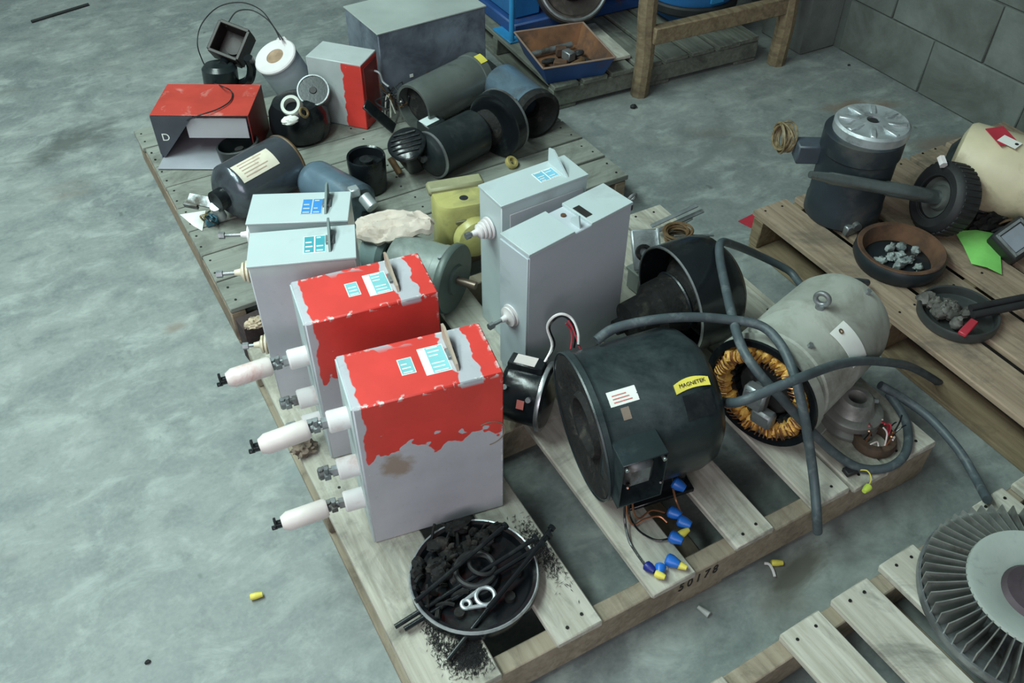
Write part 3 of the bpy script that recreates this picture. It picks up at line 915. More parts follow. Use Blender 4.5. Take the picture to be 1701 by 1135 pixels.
e0 = mm @ Vector((L * 0.40, 0.01, 0.006))
lead(t, [e0, (0.543, 0.507, 0.300), (0.540, 0.524, 0.340), (0.548, 0.518, 0.370), (0.565, 0.509, 0.380), (0.581, 0.496, 0.370), (0.583, 0.473, 0.350), (0.577, 0.459, 0.330)], 0.0030, WHITE_CER)
lead(t, [e0, (0.549, 0.506, 0.300), (0.546, 0.525, 0.335), (0.552, 0.516, 0.365), (0.567, 0.506, 0.375), (0.578, 0.489, 0.365), (0.579, 0.475, 0.345), (0.569, 0.463, 0.320)], 0.0022, BLACK)
lead(t, [(0.572, 0.495, 0.370), (0.577, 0.483, 0.355), (0.578, 0.471, 0.340), (0.579, 0.454, 0.320)], 0.0022, RED_PLASTIC)
lead(t, [(0.566, 0.494, 0.366), (0.574, 0.487, 0.350), (0.572, 0.477, 0.335), (0.561, 0.463, 0.320)], 0.0020, RED_PLASTIC)

# --- big open black drum behind
P0 = Vector((0.882, 0.542, 0.258)); P1 = Vector((0.981, 0.536, 0.262))
t, ax, L = lying('fan_drum_motor', 'big open black fan drum with a dirty hub, right of the blue-grey box', 'motor', P0, P1)
R = 0.131
b = MB(); b.lathe(P0, ax, [(R - 0.005, 0), (R, 0.001), (R, L * 0.8), (R - 0.008, L + 0.02), (R - 0.035, L + 0.045), (0.04, L + 0.055), (0, L + 0.055),
                           (0.02, L + 0.02), (R - 0.03, L + 0.01), (R - 0.006, L * 0.8), (R - 0.005, 0)], 56)
b.build('drum', BLACK, t)
b = MB(); b.lathe(P0, ax, [(R - 0.003, -0.002), (R + 0.0005, -0.0025), (R + 0.0015, 0.002), (R - 0.003, 0.002), (R - 0.003, -0.002)], 56); b.build('rim', STEEL, t)
hub = P0 + ax * 0.08; tip = Vector((0.736, 0.546, 0.235)); ha = (tip - hub)
b = MB(); HL = ha.length
b.lathe(hub, ha, [(0, -0.02), (0.100, -0.02), (0.102, 0.0), (0.088, 0.03), (0.070, 0.05), (0.066, HL * 0.55), (0.050, HL * 0.62), (0.046, HL * 0.86), (0.020, HL * 0.90), (0.018, HL), (0, HL)], 36)
b.build('dirty_hub', SOOT, t, 'hub coated in brown dust')
b = MB(); b.torus(hub + ha * 0.30, ha, 0.070, 0.004, 32, 6); b.build('hub_ring', BLACK_DUSTY, t)

# --- large beige motor with orange windings showing
P0 = Vector((0.872, 0.214, 0.258)); P1 = P0 + 0.330 * Vector((math.cos(0.285), math.sin(0.285), 0))
t, ax, L = lying('electric_motor', 'large stone-beige motor, end cover off, orange copper windings showing', 'motor', P0, P1)
R = 0.128
b = MB(); b.lathe(P0, ax, [(R - 0.012, 0), (R, 0.0), (R, 0.030), (R - 0.010, 0.034), (R - 0.016, 0.052), (R - 0.008, 0.060), (R - 0.008, L * 0.55),
                           (R - 0.007, L * 0.56), (R - 0.008, L * 0.58), (R - 0.010, L - 0.02), (R - 0.020, L + 0.010), (R - 0.06, L + 0.022), (0, L + 0.026),
                           (0, 0.10), (R - 0.012, 0.10), (R - 0.012, 0)], 60)
b.build('body', BEIGE, t)
b = MB(); b.lathe(P0, ax, [(R - 0.014, -0.002), (R + 0.001, -0.003), (R + 0.001, 0.004), (R - 0.014, 0.004), (R - 0.014, -0.002)], 60); b.build('end_rim', BLACK, t)
# bundled end turns: a lumpy ring of coils
b = MB(); side = ax.cross(Vector((0, 0, 1))).normalized(); up = side.cross(ax)
for k in range(34):
    a = 2 * math.pi * k / 34
    d = side * math.cos(a) + up * math.sin(a)
    tg = -side * math.sin(a) + up * math.cos(a)
    c = P0 + d * (0.094 + 0.003 * math.sin(k * 2.3)) + ax * (0.012 + 0.004 * math.sin(k * 1.7))
    q = basis(c, tg, d)
    bb = MB(q); bb.blob((0, 0, 0), (0.011, 0.017, 0.024), 0.25, 2.0, k, 10, 7)
    b.add(bb.v, bb.f)
b.build('winding', ENAMEL, t, 'orange varnished copper winding')
b = MB()
for k in range(60):
    a = 2 * math.pi * k / 60 + random.uniform(-0.03, 0.03)
    d = side * math.cos(a) + up * math.sin(a)
    tg = -side * math.sin(a) + up * math.cos(a)
    c = P0 - ax * 0.010
    b.tube([c + d * 0.080 + tg * 0.004, c + d * 0.093 - ax * 0.004 + tg * 0.002, c + d * 0.108 + tg * -0.006], 0.0014, 5, 3)
b.build('winding_strands', COPPER, t, kind='stuff')
b = MB()
for k in range(24):
    a = 2 * math.pi * k / 24
    d = side * math.cos(a) + up * math.sin(a); tg = -side * math.sin(a) + up * math.cos(a)
    q = basis(P0 + d * 0.074 + ax * 0.05, ax, tg); bb = MB(q); bb.box((-0.04, -0.005, -0.006), (0.045, 0.005, 0.006)); b.add(bb.v, bb.f)
b.build('stator_teeth', BLACK, t)
b = MB(); b.lathe(P0 + ax * 0.0, ax, [(0, 0.018), (0.058, 0.018), (0.064, 0.026), (0.064, 0.09), (0, 0.09)], 30); b.build('rotor_core', SOOT, t)
b = MB(); q = basis(P0 - ax * 0.004 - up * 0.010, side, up); bb = MB(q)
bb.box((-0.030, -0.026, -0.012), (0.022, 0.030, 0.018), 0.006); bb.box((0.0, -0.056, -0.010), (0.048, -0.016, 0.020), 0.006); bb.cyl((-0.012, 0.01, -0.03), (-0.012, 0.01, 0.02), 0.013, n=14)
b.add(bb.v, bb.f); b.build('brush_holder', DULL, t)
R -= 0.009
mm = on_drum(P0, ax, R, L * 0.56, -0.02)
b = MB(mm); b.cyl((0, 0, -0.004), (0, 0, 0.010), 0.010, n=14); b.torus((0, 0, 0.024), (1, 0.2, 0), 0.014, 0.0055, 24, 10); b.build('lifting_eye', DULL, t)
for k, h in enumerate((0.075, L - 0.02)):
    b = MB(on_drum(P0, ax, R, h, 0.35)); b.cyl((0, 0, -0.004), (0, 0, 0.008), 0.006, n=6); b.build('bolt', DULL, t)
c0 = P0 + ax * (L * 0.5); c0.z = 0.1257
m = Matrix((ax, side.cross(Vector((0, 0, 1))).cross(Vector((0, 0, 1))) * -1, Vector((0, 0, 1)))).transposed().to_4x4(); m.translation = c0
for s in (-1, 1):
    b = MB(m); b.box((-0.08, s * 0.085 - 0.03, 0), (0.10, s * 0.085 + 0.03, 0.010), 0.002); b.box((-0.06, s * 0.085 - 0.010, 0.008), (0.08, s * 0.085 + 0.010, 0.055), 0.002); b.build('foot', BEIGE, t)
# paper tag lying on the motor's shoulder
b = MB(); n = 8; vs_ = []; fs = []
for k in range(n + 1):
    q = k / n; a = 0.42 + 0.74 * q
    for (h, rr) in ((L * 0.42 + 0.010 * q, R + 0.0035), (L * 0.42 + 0.054 + 0.010 * q, R + 0.0035)):
        vs_.append(on_drum(P0, ax, rr + 0.004 * q, h, a, 0).translation.copy())
for k in range(n): i = k * 2; fs.append((i, i + 2, i + 3, i + 1))
o = len(vs_); vs2 = [v + Vector((0, 0, 0.0010)) for v in vs_]
fs2 = [tuple(x + o for x in f[::-1]) for f in fs]
rim = []
for k in range(n):
    i = k * 2; rim += [(i, o + i, o + i + 2, i + 2), (i + 1, i + 3, o + i + 3, o + i + 1)]
rim += [(0, 1, o + 1, o), (2 * n, o + 2 * n, o + 2 * n + 1, 2 * n + 1)]
b.add(vs_ + vs2, fs + fs2 + rim)
tg_ = solo(b, 'paper_tag', PAPER, 'blank white paper tag lying on the beige motor', 'tag')
b = MB(on_drum(P0, ax, R + 0.0052, L * 0.42 + 0.026, 0.52)); b.lathe((0, 0, 0), (0, 0, 1), [(0.0030, 0), (0.006, 0), (0.006, 0.001), (0.0030, 0.001), (0.0030, 0)], 14); b.build('eyelet', BROWN_COIL, tg_)

# --- grooved pulley
C = Vector((1.089, 0.137, 0.126))
t = thing('grooved_pulley', 'grey grooved pulley with a bore, standing in front of the beige motor', 'pulley', C)
b = MB(); b.lathe(C, (0, 0, 1), [(0.018, 0.0), (0.058, 0.0), (0.063, 0.006), (0.063, 0.012), (0.048, 0.022), (0.063, 0.032), (0.064, 0.038), (0.064, 0.046), (0.060, 0.050), (0.046, 0.052),
                                 (0.040, 0.060), (0.036, 0.078), (0.032, 0.082), (0.020, 0.082), (0.018, 0.078), (0.018, 0.0)], 44)
b.build('body', surf('oily_cast_iron', (0.19, 0.19, 0.175), 0.45, 0.3, 0.25, 15, (0.07, 0.07, 0.065), 0.35, 12), t)
b = MB(); b.cyl(C + Vector((0.030, -0.018, 0.070)), C + Vector((0.040, -0.024, 0.070)), 0.005, n=8); b.build('set_screw', STEEL, t)

# --- nest of cut leads and coil beside the pulley
C = Vector((1.095, 0.068, 0.126))
t = thing('coil_leads', 'small dark coil with red and black cut leads in front of the pulley', 'wire coil', C)
b = MB(); b.lathe(C, (0, 0, 1), [(0.028, 0), (0.046, 0.0), (0.048, 0.010), (0.044, 0.022), (0.030, 0.022), (0.028, 0)], 30); b.build('coil', surf('dark_brown_coil', (0.07, 0.045, 0.03), 0.6, 0, 0.4, 40), t)
for k in range(20):
    a = random.uniform(0, 6.28); p = C + Vector((0.030 * math.cos(a), 0.030 * math.sin(a), 0.018))
    q = p + Vector((random.uniform(-0.035, 0.035), random.uniform(-0.035, 0.035), random.uniform(0.02, 0.06)))
    lead(t, [p, (p + q) / 2 + Vector((0.006, 0, 0.008)), q], 0.0018, (COPPER, BLACK, RED_PLASTIC, PINK_CER)[k % 4])
b = MB(); q = basis((0.992, 0.031, 0.127), (0.9, -0.1, 0), (0.1, 0.9, 0)); b.M = q; b.box((-0.016, -0.010, 0), (0.016, 0.010, 0.012), 0.002); b.build('terminal_block', RUBBER, t)
lead(t, [(1.000, 0.025, 0.135), (1.011, 0.009, 0.145), (1.008, -0.008, 0.140), (0.993, -0.017, 0.134)], 0.0014, YEL_NUT)
nut(t, (0.995, -0.018, 0.134), (-0.9, -0.2, 0), surf('lime_plastic', (0.55, 0.70, 0.10), 0.4), 0.008, 0.020)

# --- thick grey cables
def cable(pts, label, r=0.0097, ends=True):
    b = MB(); b.tube(pts, r, 12, 8)
    o = solo(b, 'power_cable', CABLE, label, 'cable', 'thick grey cables')
    return o
cable([(1.453, 0.451, 0.150), (1.347, 0.445, 0.200), (1.315, 0.518, 0.140), (1.322, 0.593, 0.139), (1.234, 0.628, 0.200), (1.075, 0.573, 0.330), (0.991, 0.527, 0.395), (0.949, 0.479, 0.400), (0.891, 0.388, 0.405), (0.833, 0.296, 0.415),
       (0.792, 0.219, 0.420), (0.792, 0.164, 0.400), (0.835, 0.129, 0.340), (0.901, 0.104, 0.250), (0.965, 0.066, 0.170), (1.012, 0.024, 0.136), (1.068, -0.003, 0.136),
       (1.133, 0.012, 0.136), (1.194, 0.072, 0.136), (1.210, 0.143, 0.150)], 'thick grey cable looping up over the open drum and across the windings')
cable([(0.558, 0.374, 0.420), (0.599, 0.376, 0.432), (0.669, 0.355, 0.440), (0.741, 0.332, 0.435), (0.808, 0.302, 0.425), (0.865, 0.255, 0.420), (0.869, 0.198, 0.415), (0.855, 0.138, 0.395), (0.852, 0.091, 0.340),
       (0.863, 0.059, 0.260), (0.862, 0.020, 0.190), (0.844, -0.020, 0.150), (0.854, -0.033, 0.090)], 'thick grey cable arching over the big black motor and hanging off the pallet edge')
cable([(0.758, 0.206, 0.300), (0.721, 0.137, 0.385), (0.761, 0.117, 0.410), (0.841, 0.110, 0.415), (0.977, 0.137, 0.360), (1.096, 0.152, 0.300), (1.257, 0.165, 0.200), (1.379, 0.184, 0.100), (1.481, 0.183, 0.012)], 'thick grey cable crossing in front of the winding end and under the tag')
cable([(1.184, 0.155, 0.180), (1.227, 0.117, 0.150), (1.246, 0.051, 0.138), (1.238, -0.034, 0.130), (1.220, -0.098, 0.120), (1.165, -0.164, 0.150)], 'thick grey cable running from the pulley to the blower wheel')

# --- brake plate with rods in the foreground
C = Vector((0.184, 0.180, 0.126))
t = thing('brake_plate', 'round black brake plate with oily rods lying on it, front of the pallet', 'brake plate', C)
b = MB(); b.lathe(C, (0, 0, 1), [(0, 0.010), (0.030, 0.010), (0.030, 0.0), (0.112, 0.0), (0.120, 0.006), (0.121, 0.026), (0.118, 0.032), (0.110, 0.030), (0.104, 0.018), (0.050, 0.016), (0.046, 0.030), (0.034, 0.032), (0.030, 0.012), (0, 0.012)], 60)
b.build('plate', BLACK, t)
b = MB(); b.lathe(C, (0, 0, 1), [(0.1165, 0.0315), (0.1195, 0.033), (0.1215, 0.027), (0.1195, 0.026), (0.1165, 0.0315)], 60); b.build('bright_rim', ALU, t)
b = MB()
for k, a in enumerate((3.9, 5.2, 5.9, 0.9, 1.9)):
    b = MB(); p = C + Vector((0.080 * math.cos(a), 0.080 * math.sin(a), 0.016)); b.cyl(p, p + Vector((0, 0, 0.012)), 0.010, n=10)
    b.build('stud', SOOT, t)
b = MB(); b.torus(C + Vector((0.005, 0.004, 0.036)), (0, 0, 1), 0.036, 0.006, 26, 8); b.torus(C + Vector((0.018, 0.002, 0.044)), (0.3, 0.1, 1), 0.024, 0.004, 22, 8); b.build('spring_hub', RUBBER, t)
b = MB()
for k in range(26):
    a = random.uniform(0.9, 3.6); rr = random.uniform(0.05, 0.112)
    p = C + Vector((rr * math.cos(a), rr * math.sin(a), 0.020))
    q = p + Vector((random.uniform(-0.03, 0.03), random.uniform(-0.02, 0.03), random.uniform(0.004, 0.03)))
    b.tube([p, (p + q) / 2 + Vector((0, 0, 0.008)), q], random.uniform(0.002, 0.006), 6, 3)
for k in range(22):
    a = random.uniform(0.7, 2.7); rr = random.uniform(0.055, 0.108)
    b.blob(C + Vector((rr * math.cos(a), rr * math.sin(a), random.uniform(0.018, 0.046))), (random.uniform(0.010, 0.024), random.uniform(0.008, 0.016), random.uniform(0.008, 0.016)), 0.4, 2.6, k + 80, 14, 9)
b.build('burnt_lining', SOOT, t)
# chrome link
mlk = basis(C + Vector((-0.016, -0.052, 0.034)), (1.0, -0.12, 0), (0.12, 1.0, 0.1))
b = MB(mlk); b.torus((0.012, 0, 0), (0, 0, 1), 0.017, 0.0042, 26, 8); b.torus((-0.026, -0.002, 0), (0, 0, 1), 0.008, 0.0038, 18, 8); b.tube([(-0.024, 0.006, 0), (0.006, 0.016, 0)], 0.0038, 8, 1); b.tube([(-0.024, -0.010, 0), (0.006, -0.016, 0)], 0.0038, 8, 1)
b.build('chrome_link', ALU, t)
for k, (a, e, r) in enumerate((((0.015, 0.161, 0.140), (0.310, 0.178, 0.180), 0.0048), ((0.028, 0.149, 0.139), (0.316, 0.161, 0.178), 0.0048), ((0.061, 0.169, 0.176), (0.270, 0.223, 0.190), 0.0045), ((0.071, 0.062, 0.136), (0.347, 0.178, 0.186), 0.0042), ((0.172, 0.099, 0.168), (0.335, 0.171, 0.180), 0.0050))):
    b = MB(); b.cyl(a, e, r, n=10); b.cyl(e, Vector(e) + (Vector(e) - Vector(a)).normalized() * 0.008, r * 1.7, n=8); 
    solo(b, 'steel_rod', BLACK, ('long oily black rod across the brake plate, lower of the parallel pair', 'long oily black rod across the brake plate, upper of the parallel pair', 'short dark rod at the back of the brake plate',
         'thin black rod sticking farthest out over the front of the brake plate', 'stout short rod at the right of the brake plate')[k], 'rod', 'oily rods on the brake plate')
# oily lint spilled on the boards beside it
b = MB()
for k in range(3600):
    if k < 2300: px = C + Vector((random.gauss(-0.072, 0.019), random.gauss(-0.120, 0.017), 0.0006))
    elif k < 3200: px = C + Vector((random.gauss(0.146, 0.012), random.gauss(0.004, 0.036), 0.0006))
    else: px = C + Vector((random.gauss(-0.112, 0.008), random.gauss(-0.070, 0.026), 0.0006))
    if px.x < 0.008 or (0.139 < px.x < 0.263) or px.x > 0.348 or px.y < 0.010: continue
    a = random.gauss(0.6, 0.7); r1 = random.uniform(0.0016, 0.0070); r2 = random.uniform(0.0003, 0.0008)
    ca, sa = math.cos(a), math.sin(a); z = Vector((0, 0, random.uniform(0.0003, 0.0012)))
    l = Vector((ca * r1, sa * r1, 0)); n_ = Vector((-sa * r2, ca * r2, 0))
    b.add([px - l, px - n_, px + l, px + n_, px + z], [(0, 1, 4), (1, 2, 4), (2, 3, 4), (3, 0, 4)])
solo(b, 'oily_lint', OIL, 'black oily lint smeared over the boards beside the brake plate', 'lint', kind='stuff')

# --- greenish motor behind the second red box
P0 = Vector((0.413, 1.023, 0.215)); P1 = Vector((0.497, 0.907, 0.215))
t, ax, L = lying('electric_motor', 'sage grey motor with round flange and shaft behind the second red box', 'motor', P0, P1)
b = MB(); b.lathe(P0, ax, [(0, -0.018), (0.05, -0.018), (0.072, -0.006), (0.075, 0.006), (0.075, L - 0.03), (0.077, L - 0.028), (0.077, L - 0.004), (0, L - 0.004)], 40); b.build('body', SAGE, t)
b = MB(); b.lathe(P0, ax, [(0, L - 0.006), (0.086, L - 0.006), (0.089, L - 0.002), (0.089, L + 0.010), (0.086, L + 0.014), (0.040, L + 0.014), (0.036, L + 0.020), (0, L + 0.020)], 44); b.build('flange', surf('dark_sage_iron', (0.10, 0.125, 0.115), 0.45, 0.2, 0.2), t)
b = MB(); b.cyl(P0 + ax * (L + 0.018), P0 + ax * (L + 0.070), 0.010, n=16); b.build('shaft', surf('rusty_shaft', (0.20, 0.15, 0.12), 0.4, 0.6), t)
for a in (0.3, 1.2): 
    b = MB(on_drum(P0, ax, 0.072, L - 0.012, a)); b.cyl((0, 0, 0), (0, 0, 0.012), 0.006, n=6); b.build('bolt', DULL, t)
C0 = Vector((0.368, 1.115, 0.215)); C1 = Vector((0.404, 1.061, 0.215))
b = MB(); b.cyl(C0, C1, 0.055, n=32, ch=0.012); b.build('rear_cover', surf('teal_grey_cover', (0.20, 0.27, 0.27), 0.4), t)
b = MB(); b.cyl(C1, P0, 0.030, n=20); b.build('neck', BLACK_DUSTY, t)
for s in (-1, 1):
    sd = ax.cross(Vector((0, 0, 1))).normalized(); c0 = P0 + ax * (L * 0.5) + sd * (0.05 * s); c0.z = 0.1257
    m = Matrix((ax, sd, Vector((0, 0, -1)))).transposed().to_4x4(); m.translation = c0
    b = MB(m); b.box((-0.05, -0.018, -0.050), (0.05, 0.018, 0.0), 0.002); b.build('foot', SAGE, t)

# crumpled brown paper on its cover
b = MB(); c = Vector((0.430, 1.079, 0.284))
q = Matrix.Translation(c) @ Matrix.Rotation(-0.35, 4, 'Z'); nu, nv = 26, 16; vs_ = []; fs = []
for side_ in (1, -1):
    for i in range(nu + 1):
        for j in range(nv + 1):
            x = -0.098 + 0.196 * i / nu; y = -0.056 + 0.112 * j / nv
            y *= 1 - 0.40 * abs(x / 0.098) ** 3; x *= 1 - 0.22 * abs(y / 0.056) ** 3
            x += 0.010 * noise.noise(Vector((y * 40, 0, 3))); y += 0.010 * noise.noise(Vector((x * 40, 0, 7)))
            rd = 1 - 2.2 * abs(noise.noise(Vector((x * 9 + y * 14, y * 30 - x * 6, 1.5))))
            z = 0.011 * rd + 0.006 * (1 - 2 * abs(noise.noise(Vector((x * 30, y * 60, 4.5))))) - 0.9 * x * x - 3.0 * y * y
            edge = min(i, nu - i, j * 1.5, (nv - j) * 1.5)
            vs_.append((x, y, z + (0.008 if edge > 0.5 else 0) * (1 if side_ > 0 else -1)))
n1 = (nu + 1) * (nv + 1)
for k_, off in ((1, 0), (-1, n1)):
    for i in range(nu):
        for j in range(nv):
            f = (off + i * (nv + 1) + j, off + (i + 1) * (nv + 1) + j, off + (i + 1) * (nv + 1) + j + 1, off + i * (nv + 1) + j + 1)
            fs.append(f if k_ > 0 else f[::-1])
b.M = q; b.add(vs_, fs)
solo(b, 'crumpled_paper', surf('crumpled_kraft_paper', (0.66, 0.55, 0.48), 0.75, 0, 0.12, 18, (0.42, 0.30, 0.24), 0.25, 16), 'crumpled pinkish tan paper lying on the sage grey motor', 'paper', sharp=24)

# --- yellow gear motor
C = Vector((0.636, 1.124, 0.126))
t = thing('gear_motor', 'rounded olive-yellow gear motor beside the grey boxes', 'motor', C, math.radians(-12))
M = WORLD[t.name]
def rounded_rect(hx, hy, r, z, n=6):
    pts = []
    for (cx, cy, a0) in ((hx - r, hy - r, 0), (-hx + r, hy - r, 90), (-hx + r, -hy + r, 180), (hx - r, -hy + r, 270)):
        for k in range(n + 1):
            a = math.radians(a0 + 90 * k / n); pts.append((cx + r * math.cos(a), cy + r * math.sin(a), z))
    return pts
b = MB(M); rings = []
for (hx, hy, r, z) in ((0.070, 0.058, 0.040, 0.0), (0.074, 0.062, 0.042, 0.008), (0.074, 0.062, 0.042, 0.150), (0.070, 0.058, 0.040, 0.160)):
    rings.append(rounded_rect(hx, hy, r, z))
n = len(rings[0]); vs_ = [p for r_ in rings for p in r_]; fs = [tuple(range(n))[::-1], tuple(range(3 * n, 4 * n))]
for k in range(3):
    for i in range(n): fs.append((k * n + i, k * n + (i + 1) % n, (k + 1) * n + (i + 1) % n, (k + 1) * n + i))
b.add(vs_, fs); b.build('housing', YELLOW, t)
b = MB(M); b.box((-0.078, 0.020, 0.148), (0.072, 0.066, 0.172), 0.006); b.build('rear_cap', surf('dull_olive_cap', (0.30, 0.29, 0.17), 0.5, 0, 0.2), t)
b = MB(M); b.lathe((0.020, -0.058, 0.066), (0.15, -1, 0.0), [(0.060, 0), (0.060, 0.008), (0.054, 0.024), (0.034, 0.036), (0, 0.040)], 36); b.build('end_bell', YELLOW, t)
b = MB(M); b.box((-0.030, -0.067, 0.112), (0.060, -0.058, 0.122), 0.002); b.build('seam_flange', surf('dark_olive_seam', (0.16, 0.15, 0.08), 0.5), t)  # seam strip in a darker olive than the housing
b = MB(M); b.lathe((0.004, -0.020, 0.1598), (0, 0, 1), [(0, 0.0008), (0.011, 0.0008), (0.012, 0.0)], 18); b.build('oil_port', RUBBER, t)
for (x, z) in ((-0.020, 0.090), (0.056, 0.090)):
    b = MB(M); b.cyl((x, -0.058, z), (x, -0.072, z), 0.006, n=6); b.build('bolt', DULL, t)

# yellow ring near it
b = MB(); b.M = Matrix.Translation(Vector((0.937, 1.396, 0.142))); b.lathe((0, 0, -0.008), (0.35, -0.5, 0.8), [(0.012, 0), (0.020, 0), (0.021, 0.008), (0.019, 0.014), (0.012, 0.014), (0.012, 0)], 26)
solo(b, 'brass_ring', surf('yellow_brass_ring', (0.52, 0.42, 0.16), 0.4, 0.3), 'small yellow ring lying alone on the grey pallet boards', 'ring')

# --- grey end caps, metal strips and brown coil behind the blue-grey box
C = Vector((1.000, 0.774, 0.126)); t = thing('end_cap', 'square grey cast end cap with a bore, leaning behind the blue-grey box', 'end cap', C, 0.15)
q = basis((0.964, 0.750, 0.235), (0.85, -0.30, -0.05), (0.30, 0.62, 0.62)); b = MB(q)
b.box((-0.034, -0.052, -0.008), (0.036, 0.052, 0.004), 0.004); b.build('plate', ALU, t)
b = MB(q); b.lathe((-0.006, -0.008, 0.004), (0, 0, 1), [(0.012, 0), (0.022, 0), (0.020, 0.008), (0.012, 0.008), (0.012, 0)], 24); b.build('bore', SOOT, t)
b = MB(q); b.box((0.030, -0.052, 0.002), (0.038, 0.052, 0.012), 0.002); b.build('rib', ALU, t)
C = Vector((0.959, 0.738, 0.126)); b = MB(Matrix.Translation(C) @ Matrix.Rotation(0.1, 4, 'Z'))
b.box((-0.036, -0.026, 0), (0.036, 0.026, 0.062), 0.006); b.box((-0.038, -0.028, 0.056), (0.038, 0.028, 0.066), 0.002)
solo(b, 'conduit_body', surf('grey_green_casting', (0.26, 0.29, 0.26), 0.6, 0.1, 0.2), 'small grey-green cast conduit body in front of the square end cap', 'conduit fitting')
for k, (a, e, wd) in enumerate((((1.102, 0.903, 0.160), (1.243, 0.890, 0.190), 0.012), ((1.113, 0.888, 0.150), (1.262, 0.883, 0.170), 0.012), ((1.130, 0.874, 0.145), (1.224, 0.881, 0.160), 0.010), ((1.140, 0.848, 0.150), (1.246, 0.808, 0.140), 0.006))):
    a = Vector(a); e = Vector(e); q = basis(a, e - a, (0.4, 0.6, 0.3)); b = MB(q)
    b.box((0, -wd / 2, -0.002), ((e - a).length, wd / 2, 0.002), 0.001)
    solo(b, 'metal_strip', DULL,
         ('dark metal strip fanned out behind the end cap, uppermost of four', 'dark metal strip fanned out behind the end cap, second from the top', 'short dark metal strip behind the end cap, third from the top', 'thin dark strip pointing right, lowest of the fan')[k], 'metal strip', 'strips behind the end cap')
C = Vector((1.153, 0.847, 0.126)); b = MB()
for k in range(9):
    b.torus(C + Vector((random.uniform(-0.006, 0.006), random.uniform(-0.006, 0.006), 0.006 + k * 0.0042)), (random.uniform(-0.1, 0.1), random.uniform(-0.1, 0.1), 1), 0.034 + random.uniform(-0.006, 0.006), 0.0036, 26, 6)
solo(b, 'wire_coil', BROWN_COIL, 'coil of brown wire behind the open black drum', 'wire coil')

# --- dark wooden block at the pallet's left edge
q = Matrix.Translation(Vector((0.012, 1.070, 0.0))) @ Matrix.Rotation(math.radians(8), 4, 'Z')
b = MB(q); b.box((0, 0, 0.0), (0.060, 0.048, 0.128), 0.002)
solo(b, 'wood_block', W_DARK, 'dark brown wooden block at the left edge between the pallets', 'block')

# ------------------------------------------------------------------ back pallet
# galvanised cabinet: right front bottom corner and the left front edge set its face
A_ = Vector((0.740, 1.895, 0.385)); B_ = Vector((1.133, 1.921, 0.385)); D_ = Vector((0.727, 2.167, 0.385))
fx = (B_ - A_); fx.z = 0; rz = math.atan2(fx.y, fx.x); w = fx.length
t = thing('metal_cabinet', 'large plain galvanised metal cabinet at the back of the grey pallet', 'cabinet', (A_.x, A_.y, 0.1257), rz)
M = WORLD[t.name]; d = 0.24; h = 0.385 - 0.1257
b = MB(M); b.box((0, 0, 0), (w, d, h - 0.004), 0.003); b.build('body', GALV, t)
b = MB(M); b.box((-0.003, -0.003, h - 0.0045), (w + 0.003, d + 0.003, h), 0.001); b.build('lid', surf('dull_grey_lid', (0.34, 0.38, 0.36), 0.6, 0, 0.15, 5), t)
b = MB(M); b.box((0.10, -0.0015, 0.085), (0.112, 0.0, 0.095)); b.build('sticker', PAPER, t)
b = MB(M); b.cyl((0.17, -0.001, 0.070), (0.17, 0.002, 0.070), 0.018, n=16); b.build('knockout', RUST, t)

# red box lying open on the left
A_ = Vector((0.024, 1.939, 0.275)); B_ = Vector((0.277, 1.798, 0.275))
fx = B_ - A_; rz = math.atan2(fx.y, fx.x); w = fx.length
t = thing('open_switch_box', 'open red switch box on its side at the back left, grey inside showing', 'switch box', (A_.x, A_.y, 0.1257), rz)
M = WORLD[t.name]; d = 0.19; h = 0.275 - 0.1257; k_ = 0.003
REDM = surf('red_sheet_paint', (0.47, 0.05, 0.035), 0.4, 0, 0.15, 8, (0.60, 0.30, 0.26), 0.08, 12, 0.04)
INNER = surf('grey_box_interior', (0.34, 0.35, 0.39), 0.5, 0.1, 0.15, 8)
b = MB(M); b.box((0, 0, h - k_), (w, d, h), 0.001); b.build('top_panel', REDM, t)
b = MB(M); b.box((0, 0, 0), (k_, d, h - k_)); b.build('left_panel', GALV, t)
b = MB(M); b.box((w - k_, 0, 0), (w, d, h - k_)); b.build('right_panel', surf('darker_red_side', (0.20, 0.025, 0.022), 0.45), t)  # right side in a darker red than the top
b = MB(M); b.box((0, d - k_, 0), (w, d, h - k_)); b.build('back_panel', surf('lavender_lit_grey', (0.46, 0.46, 0.49)), t)
b = MB(M); b.box((k_, -0.06, 0.001), (w - k_, d - k_, 0.005), 0.001); b.build('bottom_panel', INNER, t)
b = MB(M); b.prism([(0.0, -0.0015, h - 0.004), (0.125, -0.0015, h - 0.004), (0.055, -0.0015, h * 0.40), (0.010, -0.0015, 0.006), (0.0, -0.0015, 0.02)], (0, 0.003, 0)); fp = b.build('shaded_inner_wall', surf('inner_wall_shade', (0.055, 0.060, 0.075), 0.5), t)  # dark sheet painted as the shade on the left wall's inside
text_part('D', 0.034, PAPER, M @ basis((0.030, -0.0012, 0.075), (1, 0, 0), (0, 0, 1)), fp, 'stencilled_letter')
b = MB(M); b.box((0.095, 0.010, h * 0.45), (w - 0.012, 0.014, h - 0.016), 0.001); b.build('inner_shelf', surf('lavender_lit_grey', (0.46, 0.46, 0.49)), t)

